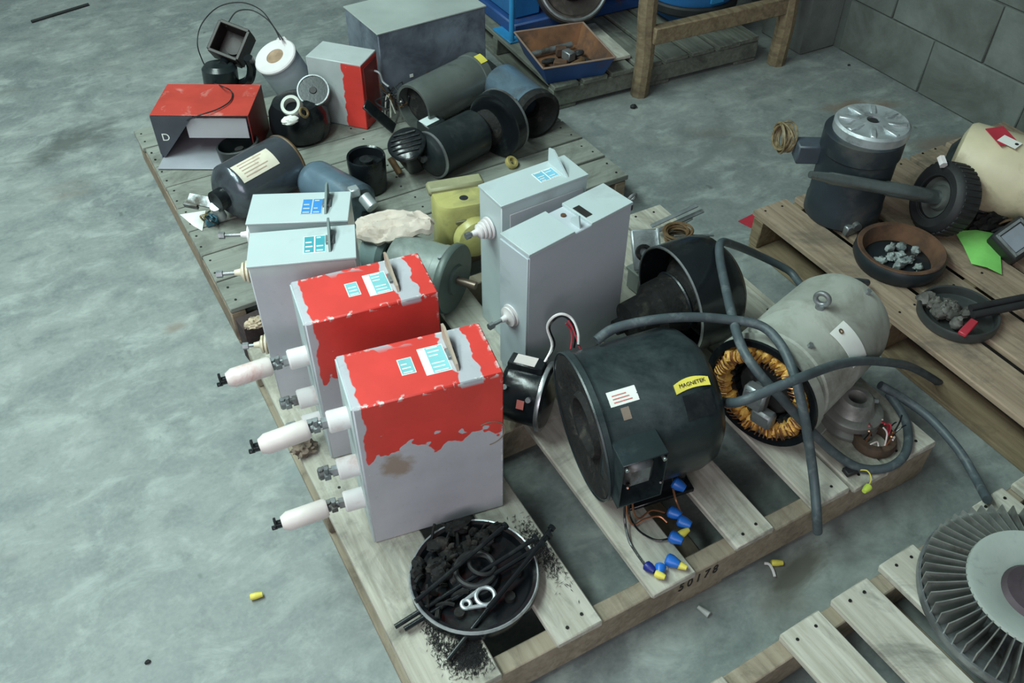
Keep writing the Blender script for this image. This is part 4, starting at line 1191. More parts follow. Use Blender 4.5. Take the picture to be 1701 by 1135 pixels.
# tall red-and-grey box in the middle of the back row
A_ = Vector((0.515, 1.939, 0.345)); B_ = Vector((0.639, 1.800, 0.345)); C_ = Vector((0.746, 1.828, 0.345))
fx = B_ - A_; rz = math.atan2(fx.y, fx.x); w = fx.length
t = thing('switch_box', 'tall grey switch box with a red corner standing at the back beside the cabinet', 'switch box', (A_.x, A_.y, 0.1257), rz)
M = WORLD[t.name]; d = 0.112; h = 0.345 - 0.1257
def corner_rule(nt, x, y, z, n):
    j = math_node(nt, 'MULTIPLY', math_node(nt, 'SUBTRACT', n, 0.5), 0.03)
    a = thr(nt, math_node(nt, 'ADD', x, j), w * 0.64, 0.001)
    return math_node(nt, 'MULTIPLY', a, math_node(nt, 'SUBTRACT', 1.0, thr(nt, z, h - 0.004, 0.002)))
b = MB(M); b.box((0, 0, 0), (w, d, h), 0.002); b.build('body', two_tone('red_corner_paint', RED, (0.44, 0.48, 0.48), corner_rule), t)
b = MB(M); b.box((w, 0.012, 0.030), (w + 0.003, d - 0.012, h - 0.016), 0.001); b.build('side_panel', surf('darker_red_side', (0.20, 0.025, 0.022), 0.45), t)  # darker red sheet set on the right side
b = MB(M); b.tube([(w + 0.003, d - 0.03, h * 0.75), (w + 0.02, d - 0.03, h * 0.72), (w + 0.028, d - 0.03, h * 0.60), (w + 0.05, d - 0.035, h * 0.55)], 0.0035, 8, 5); b.build('crank_handle', ALU, t)

# square housing on a black can and its wires, far left
C = Vector((0.306, 2.276, 0.126))
t = thing('square_housing', 'black motor can with a tilted square open housing, farthest left at the back', 'housing', C, 0.3)
b = MB(); b.lathe(C + Vector((0, 0, 0)), (0.1, 0.1, 1), [(0, 0), (0.052, 0), (0.058, 0.008), (0.058, 0.075), (0.046, 0.090), (0, 0.092)], 36); b.build('motor_can', BLACK_DUSTY, t)
q = basis((0.375, 2.324, 0.262), (0.725, -0.757, -0.25), (0.70, 0.42, 0.66)); b = MB(q)
S = 0.052; e = 0.006
for s in (-1, 1):
    b.box((-S, s * S - e, -0.050), (S, s * S + e, 0.020), 0.002); b.box((s * S - e, -S, -0.050), (s * S + e, S, 0.020), 0.002)
b.build('square_frame', surf('dark_brown_plastic', (0.022, 0.015, 0.014), 0.5), t)
b = MB(q); b.box((-S, -S, -0.054), (S, S, -0.046), 0.001); b.lathe((0, 0, -0.046), (0, 0, 1), [(0.030, 0), (0.030, 0.012), (0.010, 0.014), (0, 0.014)], 24); b.build('housing_back', surf('maroon_black', (0.020, 0.010, 0.011), 0.5), t)
b = MB(); b.tube([q @ Vector((0.0, -S, -0.02)), C + Vector((0.02, 0, 0.085))], 0.016, 10, 1); b.tube([(0.394, 2.189, 0.260), (0.402, 2.199, 0.220), (0.390, 2.220, 0.170), (0.363, 2.262, 0.140)], 0.016, 8, 4); b.build('bracket', BLACK, t)
b = MB(); b.tube([(0.381, 2.362, 0.300), (0.426, 2.376, 0.335), (0.471, 2.342, 0.345), (0.503, 2.283, 0.330), (0.510, 2.213, 0.315), (0.513, 2.165, 0.305)], 0.0022, 6, 8)
solo(b, 'bent_wire', RUBBER, 'short thin dark wire arching from the square fan to the pale coil', 'wire', 'thin wires at the back')
b = MB(); b.tube([(0.504, 2.163, 0.308), (0.508, 2.251, 0.325), (0.495, 2.322, 0.350), (0.445, 2.360, 0.370), (0.377, 2.407, 0.350), (0.306, 2.373, 0.320), (0.270, 2.327, 0.280), (0.279, 2.370, 0.200), (0.289, 2.366, 0.160), (0.289, 2.344, 0.130),
                  (0.254, 1.997, 0.285), (0.274, 1.952, 0.281), (0.254, 1.898, 0.280), (0.205, 1.865, 0.281), (0.149, 1.856, 0.281), (0.100, 1.912, 0.240), (0.084, 1.960, 0.200)], 0.0020, 6, 8)
solo(b, 'bent_wire', RUBBER, 'long thin wire looping high behind the fan and down over the open red box', 'wire', 'thin wires at the back')

# pale coil drum leaning against the boxes
P0 = Vector((0.474, 2.151, 0.262)); P1 = P0 + Vector((0.050, 0.020, -0.112))
t, ax, L = lying('coil_drum', 'grey drum with a white ring face and tan centre at the back', 'drum', P0, P1)
b = MB(); b.lathe(P0, ax, [(0.066, 0.002), (0.070, 0.008), (0.070, L + 0.02), (0.060, L + 0.032), (0, L + 0.032)], 40); b.build('body', surf('pale_slate_paint', (0.27, 0.30, 0.33), 0.45, 0, 0.15, 9), t)
b = MB(); b.lathe(P0, ax, [(0.030, -0.002), (0.069, -0.004), (0.073, 0.0), (0.073, 0.006), (0.030, 0.006), (0.030, -0.002)], 40); b.build('ring_face', WHITE_CER, t)
b = MB(); b.lathe(P0, ax, [(0, 0.004), (0.016, 0.003), (0.031, 0.0)], 28); b.build('centre', surf('tan_rust_stain', (0.33, 0.22, 0.14), 0.7, 0, 0.3, 30), t)
b = MB(); b.box(Vector(P0) + Vector((0.030, 0.036, -0.02)), Vector(P0) + Vector((0.062, 0.068, 0.030)), 0.004); b.build('terminal_lug', WHITE_CER, t)

# black motor with two cylinders on it
C = Vector((0.447, 1.877, 0.126))
t = thing('compressor_motor', 'squat black motor with a ring and round dark cap, between the red boxes', 'motor', C)
b = MB(); b.lathe(C, (0, 0, 1), [(0, 0), (0.078, 0), (0.090, 0.010), (0.094, 0.040), (0.090, 0.085), (0.074, 0.115), (0.040, 0.125), (0, 0.126)], 44); b.build('body', BLACK, t)
q0 = Vector((0.499, 1.857, 0.272)); a_ = Vector((0.26, 0.62, -0.70)).normalized(); q1 = q0 + a_ * 0.052
b = MB(); b.cyl(q0, q1, 0.048, n=32); b.build('upper_can', BLACK_DUSTY, t)
b = MB(); b.lathe(q0, a_, [(0.045, -0.003), (0.049, -0.003), (0.051, 0.004), (0.045, 0.003), (0.045, -0.003)], 32); b.build('can_rim', DULL, t)
b = MB(); b.lathe(q0, a_, [(0, -0.004), (0.010, -0.004), (0.012, 0.001), (0.046, 0.001)], 24); b.build('can_face', surf('brown_grey_face', (0.030, 0.026, 0.028), 0.6), t)
q0 = Vector((0.413, 1.824, 0.262)); q1 = Vector((0.439, 1.856, 0.215)); a_ = q1 - q0
b = MB(); b.lathe(q0, a_, [(0.021, 0.0), (0.030, -0.001), (0.032, 0.004), (0.032, 0.05), (0.021, 0.05), (0.021, 0.0)], 28); b.build('ring', surf('off_white_ring', (0.50, 0.52, 0.47), 0.5), t)
b = MB(); b.blob((0.395, 1.788, 0.232), (0.026, 0.017, 0.012), 0.25, 3, 5, 20, 12); b.build('white_lump', PAPER, t)  # small white lump on the motor's near side
b = MB(); b.torus((0.440, 1.784, 0.248), (0.4, -0.6, 0.5), 0.014, 0.004, 18, 8); b.build('clip', BRASS, t)

# grey motor, long, with yellow end
P0 = Vector((0.763, 1.709, 0.213)); P1 = Vector((1.036, 1.803, 0.213))
t, ax, L = lying('electric_motor', 'long grey-green motor lying in front of the galvanised cabinet', 'motor', P0, P1)
b = MB(); b.lathe(P0, ax, [(0.066, 0.001), (0.074, 0.0), (0.076, 0.006), (0.076, L - 0.03), (0.079, L - 0.028), (0.079, L), (0.06, L + 0.02), (0, L + 0.026), (0, 0.05), (0.066, 0.04), (0.066, 0.001)], 44); b.build('body', surf('grey_green_motor_paint', (0.115, 0.130, 0.122), 0.24, 0.2, 0.2, 8, (0.05, 0.055, 0.05), 0.3, 6), t)
b = MB(); b.lathe(P0, ax, [(0, 0.030), (0.030, 0.022), (0.064, 0.034)], 30); b.build('brush_end', SOOT, t)
b = MB(); wrap_plate(b, P0, ax, 0.079, L - 0.024, L + 0.004, 0.15, 0.60, 0.002); b.build('yellow_label', YEL_NUT, t)
# white labelled wiring box under its front
q = basis((0.790, 1.636, 0.200), (0.92, 0.30, 0.0), (-0.30, 0.92, 0.1)); b = MB(q); b.box((-0.036, -0.028, -0.072), (0.036, 0.028, 0.0), 0.003)
t = thing('wiring_box', 'small dark wiring box with a white lid label in front of the long grey motor', 'wiring box', (q.translation.x, q.translation.y, 0.1257), 0.3)
b.build('body', BLACK_DUSTY, t)
b = MB(q); b.box((-0.032, -0.014, 0.0), (0.022, 0.022, 0.001)); b.build('label', surf('pale_label', (0.62, 0.70, 0.70), 0.5), t)
lead(t, [q @ Vector((0.0, -0.028, -0.01)), q @ Vector((-0.004, -0.045, -0.02)), q @ Vector((0.004, -0.05, -0.05))], 0.0022, WHITE_CER)
# loose wires between the tall red box and that motor
C = Vector((0.725, 1.798, 0.126)); t = thing('wire_tangle', 'tangle of dark and pale wires between the tall red box and the long motor', 'wires', C)
for k in range(10):
    pts = [C + Vector((random.uniform(-0.05, 0.06), random.uniform(-0.05, 0.05), random.uniform(0.01, 0.12))) for _ in range(4)]
    lead(t, pts, random.uniform(0.002, 0.0035), (RUBBER, RUBBER, BROWN_COIL, RUBBER, surf('pale_wire', (0.45, 0.45, 0.38), 0.5))[k % 5])
# black steel bar leaning
a = Vector((0.620, 1.744, 0.250)); e = Vector((0.701, 1.725, 0.150)); q = basis(a, e - a, (0.5, 0.6, 0.5)); b = MB(q); b.box((0, -0.018, -0.004), ((e - a).length, 0.018, 0.004), 0.002)
solo(b, 'flat_bar', BLACK, 'flat black bar leaning on the foot of the tall red box', 'bar')

# black motor with bell
P0 = Vector((0.706, 1.460, 0.197)); P1 = Vector((0.880, 1.512, 0.197))
t, ax, L = lying('electric_motor', 'black motor with a bright ring at one end and wide dark bell at the other', 'motor', P0, P1)
b = MB(); b.lathe(P0, ax, [(0, -0.022), (0.040, -0.022), (0.056, -0.012), (0.064, -0.002), (0.068, 0.0), (0.070, 0.008), (0.070, L), (0.060, L + 0.012), (0, L + 0.014)], 40); b.build('body', BLACK_DUSTY, t)
b = MB(); b.lathe(P0, ax, [(0.066, -0.002), (0.0715, -0.003), (0.0725, 0.004), (0.066, 0.004), (0.066, -0.002)], 40); b.build('bright_ring', STEEL, t)
q0 = P0 + ax * (L + 0.008); 
b = MB(); b.lathe(q0, ax, [(0, 0), (0.03, 0), (0.05, 0.02), (0.062, 0.030), (0.070, 0.045), (0, 0.045)], 36); b.build('coupling', SOOT, t)
q1 = Vector((0.938, 1.480, 0.226)); q2 = Vector((0.980, 1.497, 0.226)); a_ = (q2 - q1).normalized()
b = MB(); b.lathe(q1, a_, [(0, 0), (0.05, 0.0), (0.09, -0.016), (0.098, -0.014), (0.100, 0.0), (0.100, 0.020), (0.09, 0.026), (0, 0.026)], 48); bell = b.build('bell', BLACK, t)
b = MB(); b.lathe(q1, a_, [(0.096, 0.018), (0.1012, 0.018), (0.1015, 0.025), (0.096, 0.026), (0.096, 0.018)], 48); b.build('bell_rim', DULL, bell)
b = MB(); b.cyl(P0 - ax * 0.02, P0 - ax * 0.036, 0.010, n=12); b.build('shaft', DULL, t)

# blue-grey cylinder with dark open end
P0 = Vector((1.090, 1.737, 0.200)); P1 = Vector((1.097, 1.528, 0.200))
t, ax, L = lying('motor_shell', 'slate blue motor shell with a torn dark open end, right end of the grey pallet', 'motor', P0, P1)
b = MB(); b.lathe(P0, ax, [(0, 0), (0.064, 0), (0.070, 0.006), (0.072, 0.012), (0.072, L - 0.012), (0.066, L - 0.012), (0.066, 0.03), (0, 0.03)], 44); b.build('shell', BLUE_MOTOR, t)
b = MB(); b.lathe(P0, ax, [(0.040, L - 0.055), (0.066, L - 0.012), (0.076, L - 0.006), (0.076, L + 0.026), (0.064, L + 0.030), (0.055, L + 0.004), (0.030, L - 0.02), (0.030, L - 0.04)], 40); b.build('open_end', SOOT, t)
b = MB(on_drum(P0, ax, 0.072, L - 0.02, 0.9)); b.cyl((0, 0, 0), (0, 0, 0.010), 0.007, n=8); b.build('bolt', STEEL, t)

# black cup and tilted black disc
C = Vector((0.518, 1.492, 0.126)); t = thing('black_can', 'open black can with a glossy rim behind the pale grey boxes', 'can', C)
b = MB(); b.lathe(C, (0, 0, 1), [(0, 0), (0.048, 0), (0.052, 0.006), (0.056, 0.105), (0.054, 0.110), (0.049, 0.106), (0.047, 0.080), (0, 0.078)], 40); b.build('can', BLACK, t)
b = MB(); b.lathe(C, (0, 0, 1), [(0, 0.082), (0.018, 0.084), (0.020, 0.098), (0.006, 0.100), (0, 0.098)], 24); b.build('hub', BLACK, t)
q = basis((0.642, 1.482, 0.240), (0.88, -0.35, 0.22), (0.30, 0.80, 0.35)); b = MB(q)
t = thing('vent_cover', 'round black vented cover tilted beside the black motor with the bright ring', 'cover', (q.translation.x, q.translation.y, 0.1257))
b.lathe((0, 0, 0), (0, 0, 1), [(0, -0.10), (0.034, -0.10), (0.046, -0.02), (0.056, -0.006), (0.057, 0.004), (0.052, 0.008), (0.015, 0.010), (0, 0.010)], 40); b.build('cover', BLACK, t)
b = MB(q)
for k in range(5):
    y = -0.032 + k * 0.016; hw = math.sqrt(0.046 ** 2 - y * y)
    b.box((-hw, y - 0.003, 0.008), (hw, y + 0.003, 0.0125), 0.001)
b.build('ribs', BLACK, t)
b = MB(); b.cyl((0.621, 1.506, 0.135), (0.608, 1.539, 0.175), 0.010, n=10); b.build('stem', BROWN_COIL, t)

# steel motor with cream label
P0 = Vector((0.130, 1.524, 0.212)); P1 = Vector((0.314, 1.603, 0.212))
t, ax, L = lying('electric_motor', 'dark shiny motor with a big cream label at the left of the grey pallet', 'motor', P0, P1)
b = MB(); b.lathe(P0, ax, [(0, -0.02), (0.05, -0.02), (0.070, -0.006), (0.080, 0.006), (0.081, 0.012), (0.081, L), (0.074, L), (0.074, L - 0.02), (0, L - 0.02)], 48); b.build('body', surf('dark_polished_steel', (0.105, 0.120, 0.140), 0.20, 0.55, 0.25, 8, (0.03, 0.03, 0.035), 0.35, 6), t)
b = MB(); wrap_plate(b, P0, ax, 0.081, L * 0.06, L * 0.68, 0.14, 0.86); lb = b.build('label', CREAM_LABEL, t)
b = MB()
for k in range(5): wrap_plate(b, P0, ax, 0.0822, L * 0.14, L * (0.55 - 0.06 * (k % 3)), 0.22 + k * 0.12, 0.25 + k * 0.12, 0.0006, 3)
b.build('print', surf('tan_print', (0.50, 0.36, 0.28), 0.6), lb)
b = MB(); b.torus(P0 + ax * (L + 0.004), ax, 0.074, 0.008, 44, 8); b.build('varnished_end_coil', BROWN_COIL, t)
b = MB(); b.cyl(P0 - ax * 0.02, P0 - ax * 0.05, 0.03, n=18); b.build('shaft_collar', BLACK, t)
# dark drum behind it
C = Vector((0.236, 1.805, 0.132)); t = thing('dark_drum', 'short open dark drum behind the motor with the cream label', 'drum', C)
b = MB(); b.lathe(C, (-0.1, 0.1, 1), [(0, 0), (0.058, 0), (0.064, 0.005), (0.064, 0.056), (0.058, 0.058), (0.056, 0.012), (0, 0.010)], 40); b.build('drum', BLACK_DUSTY, t)
b = MB(); b.cyl(C + Vector((0, 0, 0.008)), C + Vector((-0.004, 0.004, 0.040)), 0.014, n=14); b.build('hub', SOOT, t)
# switch bracket with wires and white card at the pallet's edge
C = Vector((0.064, 1.537, 0.126)); t = thing('switch_bracket', 'small steel bracket with switch and wires at the left pallet edge', 'bracket', C)
q = basis((0.068, 1.541, 0.195), (0.75, -0.62, -0.1), (0.5, 0.62, 0.4)); b = MB(q)
b.box((-0.055, -0.016, -0.002), (0.050, 0.016, 0.003), 0.001); b.box((-0.060, -0.024, -0.010), (-0.020, -0.015, 0.008), 0.001); b.build('plate', DULL, t)
b = MB(q); b.cyl((0.030, -0.012, -0.05), (0.030, -0.012, 0.012), 0.015, n=20); b.build('knob', ALU, t)
for k in range(7):
    p = C + Vector((random.uniform(-0.02, 0.02), random.uniform(-0.02, 0.02), 0.004))
    lead(t, [p, p + Vector((random.uniform(-0.02, 0.02), random.uniform(-0.02, 0.02), 0.03)), Vector((0.070, 1.531, 0.160)) + Vector((random.uniform(-0.02, 0.02), random.uniform(-0.02, 0.02), 0.0))], 0.0028, (BLACK, BRASS, surf('teal_wire', (0.04, 0.12, 0.16), 0.4))[k % 3])
b = MB(); b.box(C + Vector((-0.016, -0.014, 0.0)), C + Vector((0.018, 0.014, 0.024)), 0.003); b.build('switch', surf('teal_wire', (0.04, 0.12, 0.16), 0.4), t)
b = MB(); b.prism([(-0.003, 1.622, 0.126), (0.066, 1.607, 0.126), (0.032, 1.516, 0.126), (0.017, 1.549, 0.126)], (0, 0, 0.0012)); solo(b, 'white_card', PAPER, 'white card lying at the left edge of the grey pallet', 'card')

# blue motor and silver fitting
P0 = Vector((0.368, 1.513, 0.186)); P1 = Vector((0.431, 1.344, 0.186))
t, ax, L = lying('electric_motor', 'slate blue motor behind the farthest pale grey box', 'motor', P0, P1)
b = MB(); b.lathe(P0, ax, [(0, -0.034), (0.030, -0.032), (0.050, -0.018), (0.059, 0.0), (0.060, 0.01), (0.060, L), (0.05, L + 0.012), (0, L + 0.014)], 40); b.build('body', BLUE_MOTOR, t)
b = MB(); b.cyl(P0 - ax * 0.03, P0 - ax * 0.052, 0.012, n=14); b.build('shaft', DULL, t)
b = MB(); b.cyl((0.428, 1.285, 0.250), (0.439, 1.249, 0.230), 0.018, n=16, ch=0.003); b.box(Vector((0.414, 1.318, 0.250)) - Vector((0.014, 0.014, 0.012)), Vector((0.414, 1.318, 0.250)) + Vector((0.014, 0.014, 0.012)), 0.003); b.build('silver_fitting', ALU, t)
b = MB(); b.cyl((0.428, 1.337, 0.126), (0.444, 1.338, 0.165), 0.014, n=14); b.build('lead_gland', BLACK, t)

# plank under the back row, seen as a thin red-brown edge
q = basis((0.359, 1.801, 0.127), (0.88, 0.47, 0), (-0.47, 0.88, 0)); b = MB(q); b.box((-0.08, -0.006, 0), (0.16, 0.006, 0.007), 0.001)
solo(b, 'angle_strip', surf('rusty_strip', (0.22, 0.10, 0.07), 0.7), 'rusty strip along the boards in front of the squat black motor', 'strip')

# ------------------------------------------------------------------ right pallet
C = Vector((1.647, 0.737, 0.126))
t = thing('electric_motor', 'dark upright motor with a cast aluminium top, standing on the right pallet', 'motor', C)
R = 0.104; hh = 0.262
b = MB(); b.lathe(C, (0, 0, 1), [(0, 0), (R - 0.006, 0), (R, 0.006), (R, 0.045), (R - 0.003, 0.050), (R - 0.003, hh - 0.06), (R + 0.002, hh - 0.055), (R + 0.002, hh - 0.004), (R - 0.004, hh), (R - 0.02, hh), (R - 0.02, hh - 0.02), (0, hh - 0.02)], 56)
b.build('body', surf('navy_black_paint', (0.022, 0.030, 0.038), 0.4, 0, 0.3, 7, (0.06, 0.06, 0.055), 0.45, 6), t)
tc = C + Vector((0.010, -0.006, hh - 0.004))
b = MB(); b.lathe(tc, (0, 0, 1), [(0.094, 0), (0.098, 0.004), (0.098, 0.026), (0.092, 0.032), (0.060, 0.026), (0.030, 0.036), (0.018, 0.036), (0.016, 0.020), (0, 0.020)], 52); top = b.build('aluminium_top', ALU, t)
b = MB()
for k in range(8):
    a = 2 * math.pi * k / 8; q = basis(tc + Vector((0.056 * math.cos(a), 0.056 * math.sin(a), 0.028)), (math.cos(a), math.sin(a), 0), (-math.sin(a), math.cos(a), 0)); bb = MB(q); bb.box((-0.022, -0.007, -0.006), (0.030, 0.007, 0.006), 0.002); b.add(bb.v, bb.f)
b.build('ribs', ALU, top)
b = MB(); b.lathe(tc, (0, 0, 1), [(0, 0.022), (0.012, 0.022), (0.012, 0.034), (0, 0.034)], 16); b.build('bore', RUBBER, top)
wbx = Vector((1.545, 0.842, 0.300)); q = basis(wbx, (0.86, -0.5, 0), (0.5, 0.86, 0)); b = MB(q); b.box((-0.018, -0.028, -0.028), (0.060, 0.028, 0.028), 0.004); b.build('wiring_box', surf('dark_slate_box', (0.060, 0.075, 0.095), 0.45), t)
b = MB()
wc = Vector((1.525, 0.903, 0.315))
for k in range(10):
    b.torus(wc + Vector((random.uniform(-0.008, 0.008), random.uniform(-0.008, 0.008), random.uniform(-0.006, 0.006))), (-0.80 + random.uniform(-0.2, 0.2), 0.25 + random.uniform(-0.25, 0.25), 0.1 + random.uniform(-0.25, 0.25)), 0.038 + random.uniform(-0.010, 0.006), 0.0030, 24, 6)
b.build('lead_coil', surf('olive_brown_leads', (0.20, 0.15, 0.08), 0.5, 0, 0.5, 60), t)
b = MB(Matrix.Translation(C)); b.cyl((-0.045, -0.094, 0.030), (-0.050, -0.108, 0.030), 0.012, n=12); b.build('drain_plug', DULL, t)
b = MB(Matrix.Translation(C)); b.box((-0.075, -0.098, 0.0), (-0.030, -0.080, 0.030), 0.003); b.build('foot_lug', DULL, t)

# rotor shaft with tyre
P0 = Vector((1.415, 0.686, 0.352)); P1 = Vector((1.805, 0.553, 0.230))
t, ax, L = lying('rubber_wheel', 'black rubber wheel with a long greasy shaft leaning past the upright motor', 'wheel', P0, P1)
TL = L
b = MB(); b.lathe(P0, ax, [(0, 0), (0.009, 0), (0.011, 0.02), (0.013, 0.05), (0.016, 0.06), (0.017, TL * 0.55), (0.020, TL * 0.56), (0.020, TL), (0, TL)], 20); b.build('shaft', surf('greasy_steel', (0.20, 0.23, 0.23), 0.25, 0.75, 0.35, 9, (0.04, 0.04, 0.04), 0.3, 8), t)
Rt = 0.098
b = MB(); b.lathe(P0 + ax * (TL - 0.030), ax, [(0.058, 0.0), (0.082, -0.004), (Rt - 0.004, 0.004), (Rt, 0.014), (Rt, 0.058), (Rt - 0.004, 0.068), (0.080, 0.074), (0.056, 0.070), (0.056, 0.0)], 52); ty = b.build('tyre', RUBBER, t)
b = MB(); sd = ax.cross(Vector((0, 0, 1))).normalized(); up = sd.cross(ax)
for k in range(36):
    a = 2 * math.pi * k / 36; dd = sd * math.cos(a) + up * math.sin(a)
    q = basis(P0 + ax * (TL + 0.006) + dd * Rt, ax, dd.cross(ax)); bb = MB(q); bb.box((-0.026, -0.005, -0.004), (0.026, 0.005, 0.002), 0.001); b.add(bb.v, bb.f)
b.build('treads', RUBBER, ty)
b = MB(); b.lathe(P0 + ax * (TL - 0.028), ax, [(0.012, 0.01), (0.030, 0.006), (0.036, 0.020), (0.050, 0.022), (0.060, 0.0), (0.062, -0.003), (0.062, 0.03), (0.012, 0.03), (0.012, 0.01)], 40); b.build('rim', surf('olive_grey_rim', (0.12, 0.13, 0.12), 0.45, 0.3, 0.2), t)
b = MB(); b.cyl((1.806, 0.603, 0.330), (1.795, 0.580, 0.322), 0.011, n=6); b.build('white_nut', WHITE_CER, t)
b = MB(); b.cyl(P0 + ax * (TL + 0.04), P0 + ax * (TL + 0.062), 0.045, n=24); b.build('hub', SOOT, t)

# rusty ring
C = Vector((1.614, 0.495, 0.126))
t = thing('rusty_ring', 'rusty iron ring full of grey chips on the right pallet', 'ring', C)
b = MB(); b.lathe(C, (0, 0, 1), [(0, 0.004), (0.084, 0.004), (0.092, 0.004), (0.098, 0.038), (0.100, 0.046), (0.110, 0.048), (0.116, 0.040), (0.118, 0.020), (0.108, 0.0), (0, 0.0)], 52)
b.build('dish', surf('dark_iron_outside', (0.018, 0.024, 0.029), 0.45, 0.2, 0.3, 8, (0.060, 0.036, 0.022), 0.35, 6), t)
b = MB(); b.lathe(C, (0, 0, 1), [(0.086, 0.006), (0.0965, 0.038), (0.100, 0.0475), (0.111, 0.0495), (0.1135, 0.047)], 52); b.build('rusty_lip', RUST, t)
b = MB()
for k in range(16):
    a = random.uniform(0, 6.28); rr = random.uniform(0, 0.065)
    b.blob(C + Vector((rr * math.cos(a), rr * math.sin(a), 0.014)), (random.uniform(0.010, 0.022), random.uniform(0.008, 0.016), random.uniform(0.006, 0.014)), 0.6, 2.5, k, 10, 7)
b.build('chips', DEBRIS, t, kind='stuff')

# small disc with brushes
C = Vector((1.575, 0.262, 0.126))
t = thing('brush_plate', 'small round dark plate heaped with worn parts and a red piece', 'brush plate', C)
b = MB(); b.lathe(C, (0, 0, 1), [(0, 0.002), (0.080, 0.002), (0.086, 0.006), (0.089, 0.026), (0.094, 0.028), (0.097, 0.022), (0.096, 0.004), (0.090, 0.0), (0, 0.0)], 48); b.build('plate', surf('grey_iron_dish', (0.050, 0.056, 0.055), 0.45, 0.3, 0.3, 12), t)
b = MB()
for k in range(15):
    a = random.uniform(0, 6.28); rr = random.uniform(0, 0.060)
    b.blob(C + Vector((rr * math.cos(a) - 0.01, rr * math.sin(a) + 0.02, 0.022)), (random.uniform(0.015, 0.03), random.uniform(0.012, 0.02), random.uniform(0.010, 0.02)), 0.5, 2.5, k + 20, 12, 8)
b.build('worn_parts', surf('brown_grey_metal', (0.105, 0.100, 0.090), 0.6, 0.2, 0.6, 22), t)
q = basis((1.535, 0.204, 0.156), (0.9, 0.25, 0), (-0.25, 0.9, 0)); b = MB(q); b.box((-0.034, -0.010, -0.004), (0.034, 0.010, 0.006), 0.002); b.build('red_piece', RED_PLASTIC, t)
b = MB(); b.cyl((1.584, 0.244, 0.168), (1.728, 0.206, 0.172), 0.009, n=12); b.cyl((1.578, 0.228, 0.160), (1.716, 0.191, 0.165), 0.010, n=12); b.build('lead_tubes', RUBBER, t)

# cream motor at the right edge with red tag
P0 = Vector((1.965, 0.650, 0.245)); P1 = Vector((2.089, 0.411, 0.245))
t, ax, L = lying('electric_motor', 'cream motor at the right edge of the picture with a red tag on top', 'motor', P0, P1)
b = MB(); b.lathe(P0, ax, [(0, -0.01), (0.08, -0.01), (0.108, 0.0), (0.114, 0.012), (0.114, L), (0.10, L + 0.02), (0, L + 0.03)], 52); b.build('body', CREAM, t)
b = MB(); b.lathe(P0 - ax * 0.0, ax, [(0, -0.03), (0.04, -0.03), (0.07, -0.010), (0, -0.010)], 30); b.build('end_boss', BLACK_DUSTY, t)
c0 = P0 + ax * (L * 0.45); c0.z = 0.1257; sd = ax.cross(Vector((0, 0, 1))).normalized()
m = Matrix((ax, -sd, Vector((0, 0, 1)))).transposed().to_4x4(); m.translation = c0
for s in (-1, 1):
    b = MB(m); b.box((-0.09, s * 0.07 - 0.02, 0), (0.09, s * 0.07 + 0.02, 0.045), 0.003); b.build('foot', BLACK_DUSTY, t)
mt = on_drum(P0, ax, 0.1145, 0.078, 0.10) @ Matrix.Rotation(0.75, 4, 'Z')
b = MB(mt); b.box((-0.026, -0.044, 0.0), (0.026, 0.034, 0.0018)); tg_ = solo(b, 'red_tag', RED_PLASTIC, 'red tag with a white sticker lying on the cream motor', 'tag')
mt2 = mt @ Matrix.Translation((0.004, -0.036, 0)) @ Matrix.Rotation(0.5, 4, 'Z')
b = MB(mt2); b.box((-0.016, -0.026, 0.0018), (0.018, 0.026, 0.0028)); b.build('white_sticker', PAPER, tg_)
b = MB(mt2); b.cyl((0.004, -0.018, 0.0028), (0.004, -0.018, 0.0036), 0.005, n=12); b.build('eyelet', RUBBER, tg_)

# dark rubbish under it, black housing, green paper
C = Vector((1.927, 0.473, 0.126)); t = thing('brush_gear', 'heap of dark greasy brush gear in front of the cream motor', 'machine parts', C)
b = MB(); b.blob(C + Vector((0, 0, 0.024)), (0.055, 0.030, 0.030), 0.5, 3, 31, 28, 18); b.build('greasy_body', SOOT, t)
for k in range(5):
    p = C + Vector((random.uniform(-0.05, 0.05), random.uniform(-0.05, 0.0), 0.03)); lead(t, [p, p + Vector((0.02, -0.02, 0.02)), p + Vector((0.04, -0.03, -0.015))], 0.004, (BROWN_COIL, RUBBER)[k % 2])
C = Vector((1.932, 0.350, 0.126)); t = thing('black_housing', 'square black housing with a grey face at the right edge', 'housing', C)
q = basis((1.884, 0.360, 0.195), (0.86, -0.10, 0.50), (0.10, 0.86, 0.48)); b = MB(q); b.box((-0.046, -0.046, -0.066), (0.050, 0.046, 0.0), 0.006); b.build('body', RUBBER, t)
b = MB(q); b.box((-0.028, -0.028, 0.0), (0.032, 0.028, 0.002), 0.001); b.build('grey_face', surf('grey_window', (0.20, 0.22, 0.25), 0.3), t)
b = MB(q)
for s in (-1, 1): b.box((-0.034, s * 0.034 - 0.004, -0.001), (0.038, s * 0.034 + 0.004, 0.006), 0.001); b.box((s * 0.036 - 0.004 + 0.002, -0.038, -0.001), (s * 0.036 + 0.004 + 0.002, 0.038, 0.006), 0.001)
b.build('bezel', DULL, t)
b = MB(); b.cyl((1.886, 0.402, 0.175), (1.877, 0.402, 0.190), 0.007, n=10); b.build('silver_screw', STEEL, t)
